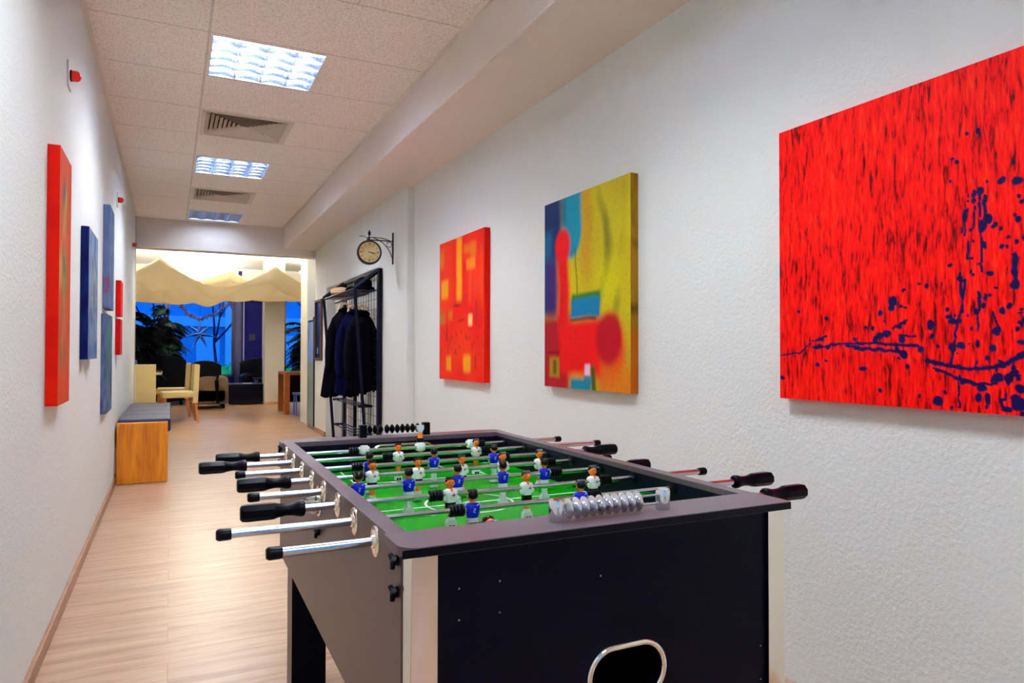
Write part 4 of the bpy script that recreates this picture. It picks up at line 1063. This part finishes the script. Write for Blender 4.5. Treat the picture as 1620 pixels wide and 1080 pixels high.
# sofas and armchairs
def sofa(name,loc,rz,w_,d_,h_,mat,lab,arms=True,cat='sofa',round_=.06):
    t=empty(name,loc,rz)
    MB().box(-w_/2,w_/2,-d_/2,d_/2,.08,.40).build('seat_base',mat,t,bevel=round_,seg=4)
    m=MB(); N=16
    prof=[]
    for i in range(N+1):
        x=-w_/2+w_*i/N; prof.append((x,h_-.10*(abs(2*i/N-1))**2.2))
    m.prism([(-w_/2,.1),(w_/2,.1)]+prof[::-1],'y',d_/2-.24,d_/2); m.build('backrest',mat,t,bevel=.05,seg=4)
    for sx in (-1,1): 
        MB().box(min(sx*w_/2,sx*(w_/2-.2)),max(sx*w_/2,sx*(w_/2-.2)),-d_/2,d_/2-.05,.08,.60).build('armrest',mat,t,bevel=.07,seg=4)
    n=2 if w_>1.2 else 1
    for i in range(n):
        a=-w_/2+.21+(w_-.42)*i/n; b_=a+(w_-.42)/n-.01
        MB().box(a,b_,-d_/2,d_/2-.26,.40,.50).build('seat_cushion',mat,t,bevel=.04,seg=3)
    for sx in (-1,1):
        for sy in (-1,1): MB().cyl((sx*(w_/2-.08),sy*(d_/2-.08),0),(sx*(w_/2-.08),sy*(d_/2-.08),.09),.025,10).build('foot',M['black_plastic'],t)
    tag(t,lab,cat); return t
beige=plain('taupe upholstery',(112,92,72),.8,0,.2,bump=.2); blk=plain('black leather',(2,2,12),.45,0,.12); blk2=plain('dark brown leather',(8,4,14),.5,0,.12)
sofa('armchair',(.66,14.55,0),R(180),.66,.86,.60,beige,'taupe armchair behind the cream chairs, its back to the corridor',cat='armchair')
o=MB().tube([(.0,.0,.62),(-.02,-.03,.52),(-.01,-.035,.30),(0,-.03,.10)],[.03,.035,.03,.03],8).build('dark_throw',blk,None,loc=(.80,14.085,0)); tag(o,'dark strap of cloth hanging over the corner of the taupe armchair','throw')
sofa('sofa',(-.22,15.75,0),R(180),1.0,.85,1.0,blk,'high-backed black sofa behind the taupe armchair')
sofa('armchair',(.64,15.95,0),R(180),.62,.8,.88,blk2,'dark brown armchair by the window, left of the coffee table',cat='armchair')
sofa('armchair',(1.74,16.25,0),R(0),.72,.8,.92,blk,'black armchair against the blue wall left of the column',cat='armchair')
t=empty('coffee_table',(1.38,15.2,0)); dk=plain('black lacquer',(3,3,20),.3,0,.2)
MB().box(-.36,.42,-.3,.3,.36,.42).build('table_top',dk,t,bevel=.01); MB().box(-.33,.39,-.27,.27,.03,.36).build('base',dk,t)
tag(t,'low black coffee table in front of the dark armchairs','coffee table')
o=MB().box(-.10,.10,-.07,.07,0,.012).build('magazine',plain('pale magazine',(170,180,220),.4),None,loc=(1.42,15.05,.421)); tag(o,'pale magazine lying on the black coffee table','magazine')
o=MB().lathe((0,0,0),(0,0,1),[(0,.035),(.005,.04),(.05,.045),(.055,.04)],14).build('candle_glass',plain('purple glass',(90,70,170),.2),None,loc=(1.60,15.3,.421)); tag(o,'small purple glass on the black coffee table','glass')
# wooden desk at right
t=empty('wooden_table',(2.35,12.62,0)); wd=wood_material('chestnut wood',(150,72,24),(190,98,36),(210,120,50))
MB().box(-.60,.6,-.32,.5,.67,.715).build('table_top',wd,t,bevel=.006)
for x in (-.56,.56):
    for y in (-.28,.46): MB().box(x-.045,x+.045,y-.03,y+.03,0,.67).build('leg',wd,t,bevel=.004)
MB().box(-.50,.5,-.20,.4,.20,.66).build('underside_block',blk,t)  # black block filling the space below the table top
tag(t,'chestnut wooden table with thick legs right of the column','table')
t=empty('blue_stool',(2.02,12.10,0)); bl=plain('pale blue seat',(90,120,210),.5)
MB().box(-.16,.16,-.14,.14,.34,.38).build('seat',bl,t,bevel=.01)
for x in (-.13,.13):
    for y in (-.11,.11): MB().cyl((x,y,0),(x,y,.34),.014,8).build('leg',bl,t)
tag(t,'small pale blue stool in front of the chestnut table','stool')

# curtain, picture on the blue wall
def curtain(x0,x1,y,lab,mat,z0=.05,z1=2.9):
    m=MB(); n=max(8,int((x1-x0)*60))
    m.grid(lambda u,v:(x0+(x1-x0)*u,y+.03*math.sin(u*(x1-x0)*42),z0+(z1-z0)*v),n*2,4)
    o=m.build('curtain',mat,solid=.004); tag(o,lab,'curtain','lounge window curtains'); return o
curtain(1.30,1.46,16.9,'grey curtain at the right edge of the big lounge window',plain('grey curtain',(64,64,96),.9,0,.1))
curtain(1.485,1.515,16.93,'narrow pale curtain edge beside the grey curtain',plain('pale curtain',(150,150,210),.9,0,.1))
curtain(1.90,1.93,16.93,'narrow pale curtain edge left of the column',bpy.data.materials['pale curtain'])
o=MB().box(-.06,.06,-.02,0,-.07,.07).build('small_picture',plain('black picture',(6,6,20),.4),None,loc=(1.69,17.0,1.40)); tag(o,'small black square picture on the blue wall','picture')

# hanging star and garland in the window
t=empty('paper_star',(.551,15.95,1.445)); st=plain('blue paper star',(44,84,170),.9,0,.05)
m=MB(); n=7
for k in range(n):
    a=PI/2+2*PI*k/n; L=.33; wd_=.085
    tip=(L*math.cos(a),0,L*math.sin(a)); c1=(wd_*math.cos(a-PI/n),0,wd_*math.sin(a-PI/n)); c2_=(wd_*math.cos(a+PI/n),0,wd_*math.sin(a+PI/n))
    for yy in (-.06,.06):
        m.add([tip,c1,(0,yy,0),c2_],[(0,1,2),(0,2,3)])
m.build('star_body',st,t,fix=False); MB().cyl((0,0,.3),(0,0,1.4),.003,6).build('cord',M['black_plastic'],t)
tag(t,'large pointed paper star hanging in front of the lounge window','star')
m=MB(); pts=[(.10,2.2),(.179,2.098),(.329,1.871),(.553,1.767),(.868,1.885),(1.187,2.173),(1.26,2.3)]
cur=[]
for (x0,z0),(x1,z1) in zip(pts,pts[1:]):
    for k in range(8): cur.append((x0+(x1-x0)*k/8,16.6,z0+(z1-z0)*k/8))
m.tube(cur,.012,6)
for p in cur:
    for j in range(7):
        a=rs.uniform(0,2*PI); L=rs.uniform(.03,.075); e=rs.uniform(-.6,.6); w_=.012
        d=Vector((math.cos(a)*.9,e*.6,math.sin(a))); q=Vector(p); s2=Vector((-math.sin(a),.2,math.cos(a)))*w_
        m.add([q,q+d*L*.5+s2,q+d*L,q+d*L*.5-s2],[(0,1,2,3)])
o=m.build('leaf_garland',plain('dark garland leaves',(12,14,60),.7),None,fix=False); tag(o,'dark leafy garland swagged across the big lounge window','garland')

# indoor palms
def plant(name,loc,n,hmin,hmax,spread,lab,mats,seed,droop=.5,bl=.03,leafn=15):
    r_=random.Random(seed); t=empty(name,loc)
    MB().lathe((0,0,0),(0,0,1),[(0,.16),(.02,.18),(.36,.22),(.38,.23),(.38,.20),(.35,.19)],24).build('pot',M['black_plastic'],t)
    tr=MB(); tops=[]
    for k in range(5):
        a=r_.uniform(0,2*PI); rr=r_.uniform(0,.3)*spread; h=r_.uniform(hmin,hmax)
        tr.tube([(0.04*math.cos(a),.04*math.sin(a),.33),(rr*.4*math.cos(a),rr*.4*math.sin(a),.33+h*.5),(rr*math.cos(a),rr*math.sin(a),h)],[.022,.018,.012],8); tops.append((rr*math.cos(a),rr*math.sin(a),h))
    tr.build('stems',plain('dark stem',(20,18,26),.8),t)
    m=MB()
    for c_ in range(n):
        b_=tops[c_%len(tops)]; f=r_.uniform(.35,1.05); base=Vector((b_[0]*f,b_[1]*f,.33+(b_[2]-.33)*f)); a=r_.uniform(0,2*PI); L=r_.uniform(.45,.9)*spread; up=r_.uniform(.1,.8)
        prev=base; mat=r_.choice((0,0,0,0,0,1))
        for i in range(leafn):
            k=i/leafn; k2=(i+1)/leafn
            q=base+Vector((math.cos(a)*L*k,math.sin(a)*L*k,up*L*k-droop*L*k*k*1.6))
            q2=base+Vector((math.cos(a)*L*k2,math.sin(a)*L*k2,up*L*k2-droop*L*k2*k2*1.6))
            sd_=Vector((-math.sin(a),math.cos(a),0))
            for s_ in (-1,1):
                ln=.20*math.sin(PI*min(.97,k+.08))*spread+.05
                e=q+sd_*s_*ln*.8+(q2-q).normalized()*ln*.55+Vector((0,0,-ln*.45+r_.uniform(-.02,.02)))
                wv_=(q2-q).normalized()*bl*.5; md=(q+e)/2+Vector((0,0,.01))
                m.add([q,md+wv_,e,md-wv_],[(0,1,2,3)],mat)
            m.add([q-sd_*.004,q+sd_*.004,q2+sd_*.003,q2-sd_*.003],[(0,1,2,3)],0)
    m.build('foliage',mats,t,fix=False); tag(t,lab,'plant'); return t
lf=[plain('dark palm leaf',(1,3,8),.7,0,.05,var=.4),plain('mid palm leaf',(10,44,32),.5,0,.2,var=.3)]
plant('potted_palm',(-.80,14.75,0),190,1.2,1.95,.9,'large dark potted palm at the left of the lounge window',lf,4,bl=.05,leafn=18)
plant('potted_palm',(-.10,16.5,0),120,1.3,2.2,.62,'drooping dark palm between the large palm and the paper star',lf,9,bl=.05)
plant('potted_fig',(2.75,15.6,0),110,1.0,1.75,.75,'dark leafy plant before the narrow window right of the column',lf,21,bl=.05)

# ------------------------------------------------------------------ garden outside at dusk
struct(MB().box(-40,50,17.3,80,-.4,-.3).build('ground_outside',plain('dusky lawn',(30,70,90),.95,0,.1,var=.3,scale=.6)),'lawn outside at dusk')
bw=plain('pale blue house wall',(190,215,250),.9); bd=plain('blue facade',(90,160,215),.8,var=.3,scale=.5)
t=empty('house',(0,46,-.3)); MB().box(-14,9,0,8,0,7.0).build('wall',bd,t); MB().box(-14,9,-.3,-.05,2.9,3.5).box(-14,9,-.3,-.05,5.6,6.1).build('balcony_band',bw,t)
m=MB()
for k in range(9): m.box(-13+2.4*k,-11.7+2.4*k,-.04,-.01,.8,2.4)
m.build('window_row',bw,t); MB().box(-3.2,-1.2,-.35,-.05,-.1,2.7).box(3.0,4.0,-.35,-.05,-.1,4.4).build('pale_gable',plain('pale lilac render',(226,226,255),.9),t); MB().box(-14.4,9.4,-.6,8.4,7.0,7.3).build('roof',plain('slate roof',(40,60,120),.8),t); tag(t,'blue house with pale balcony bands across the garden','house')
def tree(name,x,y,h,lab,seed,sp=1.0):
    r_=random.Random(seed); t=empty(name,(x,y,-.3)); m=MB()
    def br(p,d,L,rad,dep):
        q=p+d*L; m.tube([p,p+d*L*.5+Vector((r_.uniform(-.05,.05)*L,0,0)),q],[rad,rad*.8,rad*.6],5)
        if dep==0: return
        for k in range(3):
            nd=(d+Vector((r_.uniform(-.9,.9)*sp,r_.uniform(-.9,.9)*sp,r_.uniform(0,.4)))).normalized(); br(q,nd,L*r_.uniform(.55,.8),rad*.6,dep-1)
    br(Vector((0,0,0)),Vector((0,0,1)),h*.32,.07,5)
    m.build('branches',plain('dark bark',(14,34,90),.9),t); tag(t,lab,'tree','bare garden trees'); return t
tree('garden_tree',1.3,25,5.2,'bare tree nearest the window on the right of the star',2); tree('garden_tree',-.6,28,6,'bare tree behind the paper star',5); tree('garden_tree',2.4,30,6,'bare tree farther right, behind the curtain edge',8)
tree('garden_tree',4.4,24,4.5,'bare tree seen through the narrow window',11); tree('garden_tree',-5,27,6,'bare tree at the far left of the garden',13)
def bush(x,y,r_,lab,mat,seed):
    q_=random.Random(seed); m=MB()
    for k in range(900):
        th,ph=math.acos(q_.uniform(-.2,1)),q_.uniform(0,2*PI); rr=r_*(.75+.3*nz(th*3,ph*2,seed)); c_=Vector((rr*math.sin(th)*math.cos(ph),rr*math.sin(th)*math.sin(ph),rr*math.cos(th)*.75))
        u_=Vector((q_.uniform(-1,1),q_.uniform(-1,1),q_.uniform(-1,1))).normalized()*.10; v_=Vector((q_.uniform(-1,1),q_.uniform(-1,1),q_.uniform(-1,1))).normalized()*.07
        m.add([c_-u_,c_+v_,c_+u_,c_-v_],[(0,1,2,3)])
    m.sphere((0,0,0),(r_*.68,r_*.68,r_*.55),16,10)
    o=m.build('garden_bush',mat,None,loc=(x,y,-.12),fix=False); tag(o,lab,'bush','garden bushes'); return o
gb=plain('green bush leaf',(70,220,110),.8,0,.2,var=.4); gb2=plain('blue green bush leaf',(60,170,170),.8,0,.2,var=.4)
bush(1.25,20.2,1.45,'green bush right outside the window',gb,1); bush(-.6,23.5,1.2,'blue-green bush left of the green one',gb2,2); bush(3.0,22.5,1.2,'green bush by the curtain edge',gb,3); bush(-2.6,20.5,1.1,'blue-green bush behind the palms',gb2,4); bush(5.6,21,1.6,'dark bush outside the narrow window',gb2,5)

# ------------------------------------------------------------------ world, view, camera
W=bpy.data.worlds.new('dusk'); S.world=W; W.use_nodes=True; nt=W.node_tree
bg=nt.nodes['Background']; tc=nt.nodes.new('ShaderNodeTexCoord'); sx=nt.nodes.new('ShaderNodeSeparateXYZ'); rp=nt.nodes.new('ShaderNodeValToRGB')
e=rp.color_ramp.elements; e[0].position=.0; e[0].color=(*lin((70,180,255)),1); e[1].position=.5; e[1].color=(*lin((12,110,230)),1)
nt.links.new(tc.outputs['Generated'],sx.inputs[0]); nt.links.new(sx.outputs[2],rp.inputs[0]); nt.links.new(rp.outputs[0],bg.inputs[0]); bg.inputs[1].default_value=.42
S.view_settings.view_transform='Standard'; S.view_settings.look='None'; S.view_settings.gamma=1; S.view_settings.exposure=2.42
S.view_settings.use_curve_mapping=False
S.cycles.use_denoising=True; S.cycles.max_bounces=10; S.cycles.diffuse_bounces=5; S.cycles.glossy_bounces=5; S.cycles.sample_clamp_indirect=6
cam=bpy.data.cameras.new('camera'); co=bpy.data.objects.new('camera',cam); COL.objects.link(co); S.camera=co
cam.sensor_width=36; cam.lens=36*1098.9/1620; cam.clip_start=.02; cam.clip_end=300
yaw,tilt,roll=.45702,.01585,.00164
F=Vector((math.sin(yaw)*math.cos(tilt),math.cos(yaw)*math.cos(tilt),math.sin(tilt))); Rv=Vector((math.cos(yaw),-math.sin(yaw),0)); U=Rv.cross(F)
R2=Rv*math.cos(roll)+U*math.sin(roll); U2=U*math.cos(roll)-Rv*math.sin(roll)
co.matrix_world=Matrix.Translation((0,0,1.06)) @ Matrix((R2,U2,-F)).transposed().to_4x4()
